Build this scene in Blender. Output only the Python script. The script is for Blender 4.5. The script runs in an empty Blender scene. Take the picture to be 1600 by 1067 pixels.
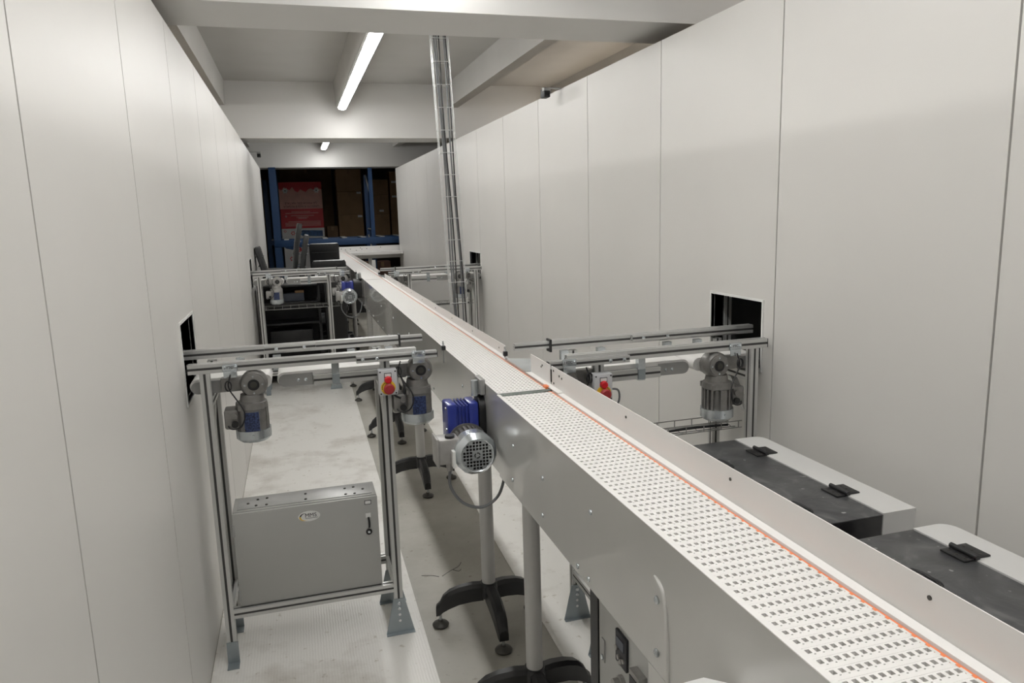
import bpy, bmesh, math, random
from mathutils import Matrix, Vector
random.seed(7)
PI = math.pi
SC = bpy.context.scene
COL = SC.collection

# ------------------------------------------------------------------ camera
cam_data = bpy.data.cameras.new('camera')
cam_data.sensor_width = 36.0
cam_data.lens = 1146.25 / 1600 * 36.0
cam_data.clip_start = 0.02
cam = bpy.data.objects.new('camera', cam_data)
COL.objects.link(cam)
def look(yaw, pitch, roll):
    cy, sy, cp, sp = math.cos(yaw), math.sin(yaw), math.cos(pitch), math.sin(pitch)
    f = Vector((sy * cp, cy * cp, -sp)); r = Vector((cy, -sy, 0)); d = f.cross(r)
    cr, sr = math.cos(roll), math.sin(roll)
    r2 = r * cr + d * sr; d2 = -r * sr + d * cr
    return Matrix(((r2.x, -d2.x, -f.x), (r2.y, -d2.y, -f.y), (r2.z, -d2.z, -f.z))).to_4x4()
cam.matrix_world = Matrix.Translation((0, 0, 2.2)) @ look(0.28275, 0.174872, 0.02896)
SC.camera = cam

# ------------------------------------------------------------------ world, exposure
world = bpy.data.worlds.new('world'); SC.world = world
world.use_nodes = True
world.node_tree.nodes['Background'].inputs[0].default_value = (0.02, 0.02, 0.02, 1)
world.node_tree.nodes['Background'].inputs[1].default_value = 0.2
SC.view_settings.view_transform = 'Standard'
SC.view_settings.look = 'None'
SC.view_settings.gamma = 1.0
SC.view_settings.use_curve_mapping = False
SC.view_settings.exposure = 0.0
LAMP = 31.0            # strength of the linear luminaires' diffusers

# ------------------------------------------------------------------ materials
MATS = {}
def mat(name, col, rough=0.5, metal=0.0, var=0.0, scale=8.0, bump=0.0, bscale=60.0, coat=0.0, coat_rough=0.1, spec=0.5, stretch=None):
    m = bpy.data.materials.new(name); m.use_nodes = True
    nt = m.node_tree; b = nt.nodes['Principled BSDF']
    b.inputs['Roughness'].default_value = rough
    b.inputs['Metallic'].default_value = metal
    b.inputs['Coat Weight'].default_value = coat
    b.inputs['Coat Roughness'].default_value = coat_rough
    b.inputs['Specular IOR Level'].default_value = spec
    tc = nt.nodes.new('ShaderNodeTexCoord')
    vec = tc.outputs['Object']
    if stretch:
        mp = nt.nodes.new('ShaderNodeMapping'); mp.inputs['Scale'].default_value = stretch
        nt.links.new(vec, mp.inputs['Vector']); vec = mp.outputs['Vector']
    n = nt.nodes.new('ShaderNodeTexNoise'); n.inputs['Scale'].default_value = scale
    n.inputs['Detail'].default_value = 4.0
    nt.links.new(vec, n.inputs['Vector'])
    r = nt.nodes.new('ShaderNodeValToRGB')
    r.color_ramp.elements[0].position = 0.3; r.color_ramp.elements[1].position = 0.7
    lo = [max(0, c * (1 - var)) for c in col]; hi = [min(1, c * (1 + var)) for c in col]
    r.color_ramp.elements[0].color = (*lo, 1); r.color_ramp.elements[1].color = (*hi, 1)
    nt.links.new(n.outputs['Fac'], r.inputs['Fac'])
    nt.links.new(r.outputs['Color'], b.inputs['Base Color'])
    if bump:
        n2 = nt.nodes.new('ShaderNodeTexNoise'); n2.inputs['Scale'].default_value = bscale
        nt.links.new(vec, n2.inputs['Vector'])
        bp = nt.nodes.new('ShaderNodeBump'); bp.inputs['Strength'].default_value = bump
        bp.inputs['Distance'].default_value = 0.004
        nt.links.new(n2.outputs['Fac'], bp.inputs['Height'])
        nt.links.new(bp.outputs['Normal'], b.inputs['Normal'])
    MATS[name] = m
    return m
def emis(name, col, strength):
    m = bpy.data.materials.new(name); m.use_nodes = True
    nt = m.node_tree; b = nt.nodes['Principled BSDF']
    b.inputs['Base Color'].default_value = (0.9, 0.9, 0.9, 1)
    b.inputs['Emission Color'].default_value = (*col, 1)
    b.inputs['Emission Strength'].default_value = strength
    MATS[name] = m
    return m

mat('panel_white', (0.715, 0.70, 0.67), 0.38, var=0.015, scale=1.5, spec=0.35)
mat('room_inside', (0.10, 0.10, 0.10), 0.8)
mat('seam_dark', (0.05, 0.05, 0.048), 0.7)
mat('roof_brown', (0.30, 0.255, 0.205), 0.8, var=0.05)
mat('trim_white', (0.82, 0.82, 0.80), 0.4)
mat('ceiling_paint', (0.51, 0.50, 0.475), 0.85, var=0.03, scale=2.0, bump=0.1, bscale=30)
mat('beam_tone', (0.66, 0.65, 0.63), 0.85, var=0.02, scale=2.0, bump=0.1, bscale=30)  # lighter copy of the ceiling colour, used on the cross beams
mat('hall_grey', (0.55, 0.54, 0.52), 0.85, var=0.04, scale=2)
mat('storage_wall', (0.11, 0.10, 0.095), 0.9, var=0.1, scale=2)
mat('steel_grey', (0.36, 0.36, 0.35), 0.33, 0.25, var=0.02, scale=6)
mat('panel_grey', (0.66, 0.655, 0.63), 0.26, 0.15, var=0.025, scale=3, coat=0.75, coat_rough=0.06)
mat('belt_white', (0.86, 0.845, 0.82), 0.45, var=0.01, scale=10)
mat('belt_far', (0.80, 0.785, 0.76), 0.45, var=0.02, scale=10)
mat('belt_under', (0.40, 0.385, 0.37), 0.7)
mat('guard_white', (0.80, 0.785, 0.765), 0.34, var=0.02, scale=4, spec=0.4)
mat('guide_white', (0.82, 0.81, 0.79), 0.4)
mat('orange', (0.85, 0.24, 0.09), 0.45)
mat('bar_steel', (0.42, 0.47, 0.45), 0.25, 0.8)
mat('alu', (0.60, 0.60, 0.585), 0.36, 0.45, var=0.04, scale=5, stretch=(1, 1, 1))
mat('slot_shade', (0.055, 0.054, 0.052), 0.6)  # near-black colour standing in for shade in the profile slots
mat('zinc', (0.60, 0.64, 0.66), 0.27, 0.75, var=0.10, scale=12)
mat('foot_plate', (0.34, 0.38, 0.40), 0.4, 0.6, var=0.08, scale=8)
mat('cast_alu', (0.25, 0.243, 0.232), 0.42, 0.6, var=0.12, scale=30, bump=0.2, bscale=160)
mat('cast_light', (0.40, 0.39, 0.375), 0.42, 0.4, var=0.08, scale=30, bump=0.15, bscale=160)
mat('gear_blue', (0.022, 0.038, 0.27), 0.32, 0.0, var=0.1, scale=20, coat=0.4)
mat('black_plastic', (0.015, 0.015, 0.016), 0.42, var=0.2, scale=20)
mat('black_rubber', (0.022, 0.021, 0.020), 0.6)
mat('foot_black', (0.017, 0.017, 0.018), 0.38, var=0.3, scale=10)
mat('dark_metal', (0.07, 0.067, 0.06), 0.45, 0.5, var=0.15, scale=20)
mat('slot_black', (0.01, 0.01, 0.01), 0.8)
mat('pole_grey', (0.55, 0.545, 0.53), 0.4, 0.1, var=0.02)
mat('cabinet_grey', (0.44, 0.44, 0.42), 0.42, 0.05, var=0.03, scale=3, bump=0.05, bscale=250)
mat('gland_plate', (0.42, 0.42, 0.41), 0.35, 0.2, var=0.08, scale=12)
mat('estop_grey', (0.56, 0.565, 0.58), 0.45)
mat('red', (0.62, 0.012, 0.02), 0.35)
mat('red_dark', (0.36, 0.03, 0.035), 0.4)
mat('yellow', (0.80, 0.50, 0.03), 0.45)
mat('label_white', (0.80, 0.80, 0.78), 0.5)
mat('label_yellow', (0.75, 0.52, 0.08), 0.5)
mat('ink', (0.03, 0.03, 0.035), 0.5)
mat('cover_black', (0.012, 0.012, 0.014), 0.30, coat=0.3)
mat('cover_white', (0.70, 0.695, 0.68), 0.42, var=0.02, scale=4)
mat('cable_grey', (0.17, 0.175, 0.18), 0.5)
mat('cable_black', (0.018, 0.018, 0.02), 0.45)
mat('wire', (0.72, 0.73, 0.72), 0.35, 0.5)
mat('wire_dark', (0.30, 0.30, 0.29), 0.4, 0.6)
mat('rack_blue', (0.006, 0.034, 0.10), 0.45, 0.1, var=0.08, scale=8)
mat('cardboard', (0.34, 0.215, 0.115), 0.85, var=0.08, scale=4)
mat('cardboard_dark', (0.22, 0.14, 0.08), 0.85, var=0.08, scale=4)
mat('tape', (0.30, 0.18, 0.09), 0.4)
mat('print_red', (0.58, 0.025, 0.035), 0.5)
mat('print_pink', (0.75, 0.42, 0.36), 0.5, var=0.10, scale=6)
mat('print_white', (0.80, 0.79, 0.78), 0.5)
mat('deck_grey', (0.35, 0.35, 0.34), 0.6)
mat('print_blue', (0.03, 0.11, 0.28), 0.5, var=0.5, scale=14)
mat('plate_blue', (0.030, 0.045, 0.11), 0.35, var=0.95, scale=110)
mat('print_dark', (0.22, 0.03, 0.03), 0.5)
mat('print_pale', (0.78, 0.36, 0.33), 0.5)
mat('leather', (0.022, 0.022, 0.023), 0.42, var=0.15, scale=30, bump=0.15, bscale=120)
mat('leather_grey', (0.036, 0.037, 0.038), 0.48, var=0.12, scale=30)
mat('desk_black', (0.016, 0.016, 0.017), 0.5)
mat('screen_grey', (0.10, 0.11, 0.14), 0.5)
mat('brown', (0.15, 0.075, 0.05), 0.6)
mat('lamp_white', (0.85, 0.85, 0.84), 0.5)
emis('lamp_glow', (1.0, 0.99, 0.97), LAMP)

def film_mat():
    m = bpy.data.materials.new('cover_film'); m.use_nodes = True
    nt = m.node_tree; b = nt.nodes['Principled BSDF']; b.inputs['Roughness'].default_value = 0.30
    tc = nt.nodes.new('ShaderNodeTexCoord')
    n = nt.nodes.new('ShaderNodeTexNoise'); n.inputs['Scale'].default_value = 4.5; n.inputs['Detail'].default_value = 5; n.inputs['Distortion'].default_value = 2.2
    r = nt.nodes.new('ShaderNodeValToRGB')
    for k, (p, c) in enumerate(((0.40, (0.055, 0.056, 0.059)), (0.56, (0.075, 0.077, 0.08)), (0.68, (0.14, 0.14, 0.14)))):
        e = r.color_ramp.elements[k] if k < 2 else r.color_ramp.elements.new(p)
        e.position = p; e.color = (*c, 1)
    n2 = nt.nodes.new('ShaderNodeTexNoise'); n2.inputs['Scale'].default_value = 28; n2.inputs['Detail'].default_value = 2
    r2 = nt.nodes.new('ShaderNodeValToRGB'); r2.color_ramp.elements[0].position = 0.70; r2.color_ramp.elements[1].position = 0.76
    mx = nt.nodes.new('ShaderNodeMix'); mx.data_type = 'RGBA'; mx.inputs[7].default_value = (0.45, 0.45, 0.44, 1)
    L = nt.links.new
    L(tc.outputs['Object'], n.inputs['Vector']); L(n.outputs['Fac'], r.inputs['Fac'])
    L(tc.outputs['Object'], n2.inputs['Vector']); L(n2.outputs['Fac'], r2.inputs['Fac'])
    L(r2.outputs['Color'], mx.inputs[0]); L(r.outputs['Color'], mx.inputs[6]); L(mx.outputs[2], b.inputs['Base Color'])
    n3 = nt.nodes.new('ShaderNodeTexNoise'); n3.inputs['Scale'].default_value = 7; n3.inputs['Distortion'].default_value = 1.5
    bp = nt.nodes.new('ShaderNodeBump'); bp.inputs['Strength'].default_value = 0.35; bp.inputs['Distance'].default_value = 0.01
    L(tc.outputs['Object'], n3.inputs['Vector']); L(n3.outputs['Fac'], bp.inputs['Height']); L(bp.outputs['Normal'], b.inputs['Normal'])
    MATS['cover_film'] = m
film_mat()

# floor: painted concrete with dirt stains
def floor_mat(name, base, dirty, lo, hi, rough, ribs=False):
    m = bpy.data.materials.new(name); m.use_nodes = True
    nt = m.node_tree; b = nt.nodes['Principled BSDF']
    tc = nt.nodes.new('ShaderNodeTexCoord')
    n1 = nt.nodes.new('ShaderNodeTexNoise'); n1.inputs['Scale'].default_value = 1.7; n1.inputs['Detail'].default_value = 9; n1.inputs['Roughness'].default_value = 0.62
    r1 = nt.nodes.new('ShaderNodeValToRGB')
    r1.color_ramp.elements[0].position = lo; r1.color_ramp.elements[1].position = hi
    r1.color_ramp.elements[0].color = (*dirty, 1); r1.color_ramp.elements[1].color = (*base, 1)
    nt.links.new(tc.outputs['Object'], n1.inputs['Vector']); nt.links.new(n1.outputs['Fac'], r1.inputs['Fac'])
    n2 = nt.nodes.new('ShaderNodeTexNoise'); n2.inputs['Scale'].default_value = 23; n2.inputs['Detail'].default_value = 6
    r2 = nt.nodes.new('ShaderNodeValToRGB')
    r2.color_ramp.elements[0].position = 0.27; r2.color_ramp.elements[1].position = 0.36
    r2.color_ramp.elements[0].color = (0.62, 0.58, 0.52, 1); r2.color_ramp.elements[1].color = (1, 1, 1, 1)
    nt.links.new(tc.outputs['Object'], n2.inputs['Vector']); nt.links.new(n2.outputs['Fac'], r2.inputs['Fac'])
    mx = nt.nodes.new('ShaderNodeMix'); mx.data_type = 'RGBA'; mx.blend_type = 'MULTIPLY'; mx.inputs[0].default_value = 0.8
    nt.links.new(r1.outputs['Color'], mx.inputs[6]); nt.links.new(r2.outputs['Color'], mx.inputs[7])
    nt.links.new(mx.outputs[2], b.inputs['Base Color'])
    b.inputs['Roughness'].default_value = rough
    if ribs:
        w = nt.nodes.new('ShaderNodeTexWave'); w.inputs['Scale'].default_value = 22; w.inputs['Distortion'].default_value = 2.0
        bp = nt.nodes.new('ShaderNodeBump'); bp.inputs['Strength'].default_value = 0.12; bp.inputs['Distance'].default_value = 0.003
        nt.links.new(tc.outputs['Object'], w.inputs['Vector']); nt.links.new(w.outputs['Fac'], bp.inputs['Height'])
        nt.links.new(bp.outputs['Normal'], b.inputs['Normal'])
    MATS[name] = m
floor_mat('floor_paint', (0.42, 0.405, 0.36), (0.30, 0.285, 0.24), 0.28, 0.58, 0.42)
floor_mat('floor_sheet', (0.82, 0.805, 0.765), (0.52, 0.485, 0.43), 0.28, 0.50, 0.36, True)

# ------------------------------------------------------------------ mesh helpers
OFF = {}
class MB:
    """collects shapes (optionally through a transform) and links them as ONE mesh object"""
    def __init__(s, tf=None):
        s.bm = bmesh.new(); s.tf = tf; s.strips = []
    def _v(s, pts): return [s.bm.verts.new(s.tf @ Vector(p) if s.tf else Vector(p)) for p in pts]
    def box(s, x0, x1, y0, y1, z0, z1, bevel=0.0, seg=2):
        v = s._v([(x0, y0, z0), (x1, y0, z0), (x1, y1, z0), (x0, y1, z0), (x0, y0, z1), (x1, y0, z1), (x1, y1, z1), (x0, y1, z1)])
        fs = [s.bm.faces.new([v[i] for i in f]) for f in ((3, 2, 1, 0), (4, 5, 6, 7), (0, 1, 5, 4), (1, 2, 6, 5), (2, 3, 7, 6), (3, 0, 4, 7))]
        if bevel:
            es = list({e for f in fs for e in f.edges})
            bmesh.ops.bevel(s.bm, geom=es, offset=bevel, segments=seg, affect='EDGES', profile=0.5)
        return s
    def prism(s, poly, a, b, axis='z'):
        """extrude a 2D polygon along axis from a to b (poly in the other two axes, in order)"""
        def P(p, t): return {'z': (p[0], p[1], t), 'y': (p[0], t, p[1]), 'x': (t, p[0], p[1])}[axis]
        A = s._v([P(p, a) for p in poly]); B = s._v([P(p, b) for p in poly]); n = len(poly)
        s.bm.faces.new(A[::-1]); s.bm.faces.new(B)
        for i in range(n): s.bm.faces.new((A[i], A[(i + 1) % n], B[(i + 1) % n], B[i]))
        return s
    def cyl(s, p, q, r, r2=None, n=20, caps=True):
        p, q = Vector(p), Vector(q); r2 = r if r2 is None else r2
        d = (q - p).normalized(); a = d.orthogonal().normalized(); b = d.cross(a)
        A = s._v([p + (a * math.cos(2 * PI * i / n) + b * math.sin(2 * PI * i / n)) * r for i in range(n)])
        B = s._v([q + (a * math.cos(2 * PI * i / n) + b * math.sin(2 * PI * i / n)) * r2 for i in range(n)])
        for i in range(n): s.bm.faces.new((A[i], A[(i + 1) % n], B[(i + 1) % n], B[i]))
        if caps: s.bm.faces.new(A[::-1]); s.bm.faces.new(B)
        return s
    def lathe(s, p, axis, prof, n=24):
        """profile = [(distance along axis, radius)...]"""
        p = Vector(p); d = Vector(axis).normalized(); a = d.orthogonal().normalized(); b = d.cross(a)
        rings = [s._v([p + d * t + (a * math.cos(2 * PI * i / n) + b * math.sin(2 * PI * i / n)) * max(r, 1e-4) for i in range(n)]) for t, r in prof]
        for A, B in zip(rings, rings[1:]):
            for i in range(n): s.bm.faces.new((A[i], A[(i + 1) % n], B[(i + 1) % n], B[i]))
        s.bm.faces.new(rings[0][::-1]); s.bm.faces.new(rings[-1])
        return s
    def tube(s, pts, r, n=8, smooth=True, closed=False):
        P = [Vector(p) for p in pts]
        if smooth and len(P) > 2:
            Q = []
            for i in range(len(P) - 1):
                p0 = P[max(i - 1, 0)]; p1 = P[i]; p2 = P[i + 1]; p3 = P[min(i + 2, len(P) - 1)]
                for k in range(6):
                    t = k / 6
                    Q.append(0.5 * ((2 * p1) + (p2 - p0) * t + (2 * p0 - 5 * p1 + 4 * p2 - p3) * t * t + (3 * p1 - p0 - 3 * p2 + p3) * t ** 3))
            Q.append(P[-1]); P = Q
        prev = None; a = None
        for i, p in enumerate(P):
            d = (P[min(i + 1, len(P) - 1)] - P[max(i - 1, 0)]).normalized()
            a = d.orthogonal().normalized() if a is None else (a - d * a.dot(d)).normalized()
            b = d.cross(a)
            ring = s._v([p + (a * math.cos(2 * PI * k / n) + b * math.sin(2 * PI * k / n)) * r for k in range(n)])
            if prev:
                for k in range(n): s.bm.faces.new((prev[k], prev[(k + 1) % n], ring[(k + 1) % n], ring[k]))
            else: s.bm.faces.new(ring[::-1])
            prev = ring
        s.bm.faces.new(prev)
        return s
    def grid(s, xs, ys, mask, t0, t1, plane='xy', both=True):
        """plate with real holes: cells where mask(i, j) is true, between levels t0 and t1"""
        def P(x, y, t): return {'xy': (x, y, t), 'xz': (x, t, y), 'yz': (t, x, y)}[plane]
        cache = {}
        def V(i, j, k):
            key = (i, j, k)
            if key not in cache: cache[key] = s._v([P(xs[i], ys[j], (t0, t1)[k])])[0]
            return cache[key]
        nx, ny = len(xs) - 1, len(ys) - 1
        M = lambda i, j: 0 <= i < nx and 0 <= j < ny and mask(i, j)
        for i in range(nx):
            for j in range(ny):
                if not M(i, j): continue
                s.bm.faces.new((V(i, j, 1), V(i + 1, j, 1), V(i + 1, j + 1, 1), V(i, j + 1, 1)))
                if both: s.bm.faces.new((V(i, j, 0), V(i, j + 1, 0), V(i + 1, j + 1, 0), V(i + 1, j, 0)))
                for (di, dj, a, b) in ((-1, 0, (i, j + 1), (i, j)), (1, 0, (i + 1, j), (i + 1, j + 1)), (0, -1, (i, j), (i + 1, j)), (0, 1, (i + 1, j + 1), (i, j + 1))):
                    if not M(i + di, j + dj):
                        s.bm.faces.new((V(*a, 0), V(*b, 0), V(*b, 1), V(*a, 1)))
        return s
    def build(s, name, m, parent=None, smooth=True, recalc=True):
        off = OFF.get(parent.name, Vector()) if parent else Vector()
        if recalc: bmesh.ops.recalc_face_normals(s.bm, faces=s.bm.faces[:])
        me = bpy.data.meshes.new(name); s.bm.to_mesh(me); s.bm.free()
        if off.length: me.transform(Matrix.Translation(-off))
        me.materials.append(MATS[m])
        if smooth and m != 'alu':
            me.polygons.foreach_set('use_smooth', [True] * len(me.polygons))
            me.set_sharp_from_angle(angle=math.radians(32))
        o = bpy.data.objects.new(name, me); COL.objects.link(o)
        if parent: o.parent = parent; OFF[o.name] = off
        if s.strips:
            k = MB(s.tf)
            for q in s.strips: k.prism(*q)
            k.build('slot_shade', 'slot_shade', o, smooth=False)
        return o

def thing(name, label, cat, loc, rz=0, group=None, local=False):
    o = bpy.data.objects.new(name, None); COL.objects.link(o)
    o.empty_display_size = 0.05
    o.location = loc; o.rotation_euler = (0, 0, rz)
    OFF[o.name] = Vector() if local else Vector(loc)
    return tag(o, label, cat, group)
def tag(o, label=None, cat=None, group=None, kind=None):
    if label: o['label'] = label
    if cat: o['category'] = cat
    if group: o['group'] = group
    if kind: o['kind'] = kind
    return o
def struct(o, label=None):
    o['kind'] = 'structure'
    if label: o['label'] = label
    return o
def link_copy(o, parent, dloc=(0, 0, 0)):
    c = o.copy(); COL.objects.link(c); c.parent = parent
    c.location = o.location + Vector(dloc)
    OFF[c.name] = OFF.get(o.name, Vector())
    return c
def text_part(txt, size, mtx, m, parent, name='lettering', depth=0.0006):
    cu = bpy.data.curves.new('t', 'FONT'); cu.body = txt; cu.size = size; cu.align_x = 'CENTER'; cu.align_y = 'CENTER'; cu.extrude = depth
    cu.resolution_u = 3
    ob = bpy.data.objects.new('t', cu); COL.objects.link(ob)
    dg = bpy.context.evaluated_depsgraph_get(); dg.update()
    me = bpy.data.meshes.new_from_object(ob.evaluated_get(dg))
    bpy.data.objects.remove(ob); bpy.data.curves.remove(cu)
    me.transform(mtx)
    off = OFF.get(parent.name, Vector())
    me.transform(Matrix.Translation(-off))
    me.materials.clear(); me.materials.append(MATS[m]); me.name = name
    o = bpy.data.objects.new(name, me); COL.objects.link(o); o.parent = parent; OFF[o.name] = off
    return o
FACE_CAM = Matrix.Rotation(PI / 2, 4, 'X')      # text standing in the xz plane, read from -y

def slot_profile(w, g=0.0115):
    h = w / 2; k = g / 2; q = w * 0.10; e = w * 0.19          # T-slot: lip depth q, cavity half width e
    side = [(-h, -h), (-k, -h), (-k, -h + q), (-e, -h + q), (-e, -h + w * 0.30), (e, -h + w * 0.30), (e, -h + q), (k, -h + q), (k, -h)]
    out = []
    for r in range(4):
        for (x, y) in side:
            for _ in range(r): x, y = -y, x
            out.append((x, y))
    return out
def bar(mb, axis, c, a, b, w=0.045):
    """slotted aluminium profile along an axis; c = centre in the other two axes"""
    mb.prism([(c[0] + p[0], c[1] + p[1]) for p in slot_profile(w)], a, b, axis)
    h = w / 2; k = 0.0056                                  # dark strip painting the shade inside each slot
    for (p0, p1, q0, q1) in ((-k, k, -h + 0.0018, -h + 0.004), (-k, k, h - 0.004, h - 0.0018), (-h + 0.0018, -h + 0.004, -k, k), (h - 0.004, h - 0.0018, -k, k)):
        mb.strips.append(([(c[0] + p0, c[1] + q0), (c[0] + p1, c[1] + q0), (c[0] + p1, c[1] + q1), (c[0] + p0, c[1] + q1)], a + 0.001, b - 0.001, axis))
    return mb

XL, XR, ZT = -0.55, 2.27, 3.215       # faces of the two panel walls and their top

# ------------------------------------------------------------------ the setting
fl = MB(); fl.box(-6.2, 8.2, -7.2, 24.2, -0.1, 0)
struct(fl.build('floor', 'floor_paint', smooth=False))

ceiling = struct(MB().box(-6.2, 8.2, -7.2, 24.2, 4.06, 4.2).build('ceiling', 'ceiling_paint', smooth=False))
BEAMS = [(-2.45, -1.9), (4.24, 4.78), (11.02, 11.66), (17.3, 17.9)]
for (a, b) in BEAMS:
    m = MB(); m.box(-6.2, 8.2, a, b, 3.30, 3.365); m.box(-6.2, 8.2, a + 0.015, b - 0.015, 3.365, 4.06)
    m.build('beam', 'beam_tone', ceiling, smooth=False)
RIBS = [0.785 + 1.615 * k for k in range(-4, 5)]
SPANS = [(-7.2, -2.45), (-1.9, 4.24), (4.78, 11.02), (11.66, 17.3), (17.9, 24.2)]
for i, x in enumerate(RIBS):
    for (a, b) in SPANS:
        m = MB(); m.prism([(x - 0.07, 3.735), (x + 0.07, 3.735), (x + 0.085, 4.06), (x - 0.085, 4.06)], a, b, 'y')
        m.build('rib', 'ceiling_paint', ceiling, smooth=False)

struct(MB().box(-6.2, 8.2, -7.3, -7.2, 0, 4.2).build('wall_back', 'hall_grey', smooth=False))
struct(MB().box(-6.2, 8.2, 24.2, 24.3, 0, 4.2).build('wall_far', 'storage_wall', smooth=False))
struct(MB().box(-6.3, -6.2, -7.3, 24.3, 0, 4.2).build('wall_outer_left', 'hall_grey', smooth=False))
struct(MB().box(8.2, 8.3, -7.3, 24.3, 0, 4.2).build('wall_outer_right', 'hall_grey', smooth=False))

def panel_wall(name, xf, sgn, seams, openings, yend):
    """insulated panel wall: face at x = xf, body on the side sgn; each panel a part"""
    xb = xf + sgn * 0.08
    y0, y1 = seams[0], yend
    ops = openings
    # backing with holes
    ys = sorted({y0, y1, *[o[0] for o in ops], *[o[1] for o in ops]})
    zs = sorted({0.0, ZT - 0.01, *[o[2] for o in ops], *[o[3] for o in ops]})
    def mask(i, j):
        yc = (ys[i] + ys[i + 1]) / 2; zc = (zs[j] + zs[j + 1]) / 2
        return not any(o[0] < yc < o[1] and o[2] < zc < o[3] for o in ops)
    wl = struct(MB().grid(ys, zs, mask, xf + sgn * 0.02, xb, 'yz').build(name, 'seam_dark', smooth=False))
    for a, b in zip(seams, seams[1:] + [yend]):
        if b - a < 0.05: continue
        g = 0.0045
        ys2 = sorted({a + g, b - g, *[o[k] for o in ops for k in (0, 1) if a < o[k] < b]})
        zs2 = sorted({0.0, ZT, *([o[k] for o in ops for k in (2, 3) if a < o[0] < b])})
        def mask2(i, j):
            yc = (ys2[i] + ys2[i + 1]) / 2; zc = (zs2[j] + zs2[j + 1]) / 2
            return not any(o[0] < yc < o[1] and o[2] < zc < o[3] for o in ops)
        m = MB().grid(ys2, zs2, mask2, xf, xf + sgn * 0.019, 'yz')
        m.build('wall_panel', 'panel_white', wl, smooth=False)
    # roof and end wall of the room behind
    xo = 8.2 if sgn > 0 else -6.2
    m = MB(); m.box(min(xb, xo), max(xb, xo), y0, y1, 3.13, ZT - 0.005); m.build('roof_panel', 'roof_brown', wl, smooth=False)
    m = MB(); m.box(min(xf + sgn * 0.02, xo), max(xf + sgn * 0.02, xo), y1, y1 + 0.06, 0, ZT); m.build('end_panel', 'panel_white', wl, smooth=False)
    # dark lining behind the panel and white edging of each opening
    for (a, b, c, d) in ops:
        t = 0.012
        for q in ((a - t, b + t, d, d + t), (a - t, a, c, d), (b, b + t, c, d), (a - t, b + t, c - t, c)):
            m = MB(); x1 = xf - sgn * 0.005; x2 = xf + sgn * 0.075
            m.box(min(x1, x2), max(x1, x2), *q); m.build('opening_edge', 'trim_white', wl, smooth=False)
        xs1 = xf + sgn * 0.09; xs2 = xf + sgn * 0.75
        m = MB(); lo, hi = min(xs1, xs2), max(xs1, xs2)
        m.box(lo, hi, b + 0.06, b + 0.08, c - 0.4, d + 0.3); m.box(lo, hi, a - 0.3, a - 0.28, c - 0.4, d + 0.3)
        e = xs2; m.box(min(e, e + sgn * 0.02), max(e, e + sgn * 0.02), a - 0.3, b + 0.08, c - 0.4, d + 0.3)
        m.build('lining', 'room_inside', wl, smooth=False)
        # aluminium post just inside the opening
        m = MB(); bar(m, 'z', (xf + sgn * 0.105, b + 0.015), c - 0.3, d + 0.2); m.build('inner_post', 'alu', wl)
    return wl
RS = [1.910 + 1.2035 * k for k in range(-7, 13)]
LS = [1.890 + 1.190 * k for k in range(-7, 13)]
wr = panel_wall('wall_right', XR, 1, RS, [(3.21, 3.69, 1.357, 1.71), (9.14, 9.72, 1.36, 1.69)], 16.65)
wl_ = panel_wall('wall_left', XL, -1, LS, [(3.735, 4.20, 1.33, 1.716), (9.66, 10.10, 1.33, 1.70)], 16.10)

# floor sheets
m = MB(); m.prism([(-0.545, 0.0), (0.465, 0.0), (0.509, 3.144), (0.586, 9.694), (0.62, 13.0), (-0.545, 13.0)], 0.0005, 0.004, 'z')
tag(m.build('floor_sheet', 'floor_sheet', smooth=False), 'glossy white protective sheet on the floor along the left wall', 'floor covering')
m = MB(); m.prism([(1.10, 0.0), (2.26, 0.0), (2.26, 13.0), (1.36, 13.0), (1.15, 4.3), (1.132, 3.1)], 0.0005, 0.004, 'z')
tag(m.build('floor_sheet', 'floor_sheet', smooth=False), 'white protective sheet on the floor between the conveyor and right wall', 'floor covering')

for k, pts in enumerate(([(0.60, 4.22), (0.66, 4.20), (0.70, 4.17)], [(0.72, 4.17), (0.78, 4.22), (0.84, 4.26), (0.87, 4.31)], [(0.80, 4.23), (0.83, 4.20), (0.85, 4.22)])):
    m = MB(); m.tube([(x, y, 0.0008) for x, y in pts], 0.0018, 5)
    tag(m.build('floor_scratch', 'ink'), ('black scratch on the grey floor lane, leftmost mark', 'black branching scratch on the grey floor lane, longest mark', 'short black scratch branching off the longest floor mark')[k], 'scratch')

# ------------------------------------------------------------------ linear luminaires
def luminaire(x, a, b, label, group):
    t = thing('linear_light', label, 'ceiling light', (x, (a + b) / 2, 3.67), group=group)
    m = MB(); m.box(x - 0.06, x + 0.06, a, b, 3.690, 3.735); m.build('housing', 'lamp_white', t, smooth=False)
    n = 11; arc = [(x - 0.056 * math.cos(PI * i / (n - 1)), 3.689 - 0.033 * math.sin(PI * i / (n - 1))) for i in range(n)]
    m = MB(); m.prism(arc, a + 0.011, b - 0.011, 'y'); m.build('diffuser', 'lamp_glow', t)
    for y in (a, b - 0.01):
        m = MB(); m.prism([(p[0] * 1.0 + (p[0] - x) * 0.06, p[1] - 0.002) for p in arc] , y, y + 0.010, 'y'); m.build('end_cap', 'lamp_white', t)
luminaire(0.785, -1.82, 4.18, 'long white linear ceiling light overhead nearest the camera', 'linear ceiling lights')
luminaire(0.785, 4.84, 10.80, 'long lit linear ceiling light between first and second beams', 'linear ceiling lights')
luminaire(0.785, 12.3, 17.10, 'lit linear ceiling light nearest the storage rack', 'linear ceiling lights')
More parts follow.
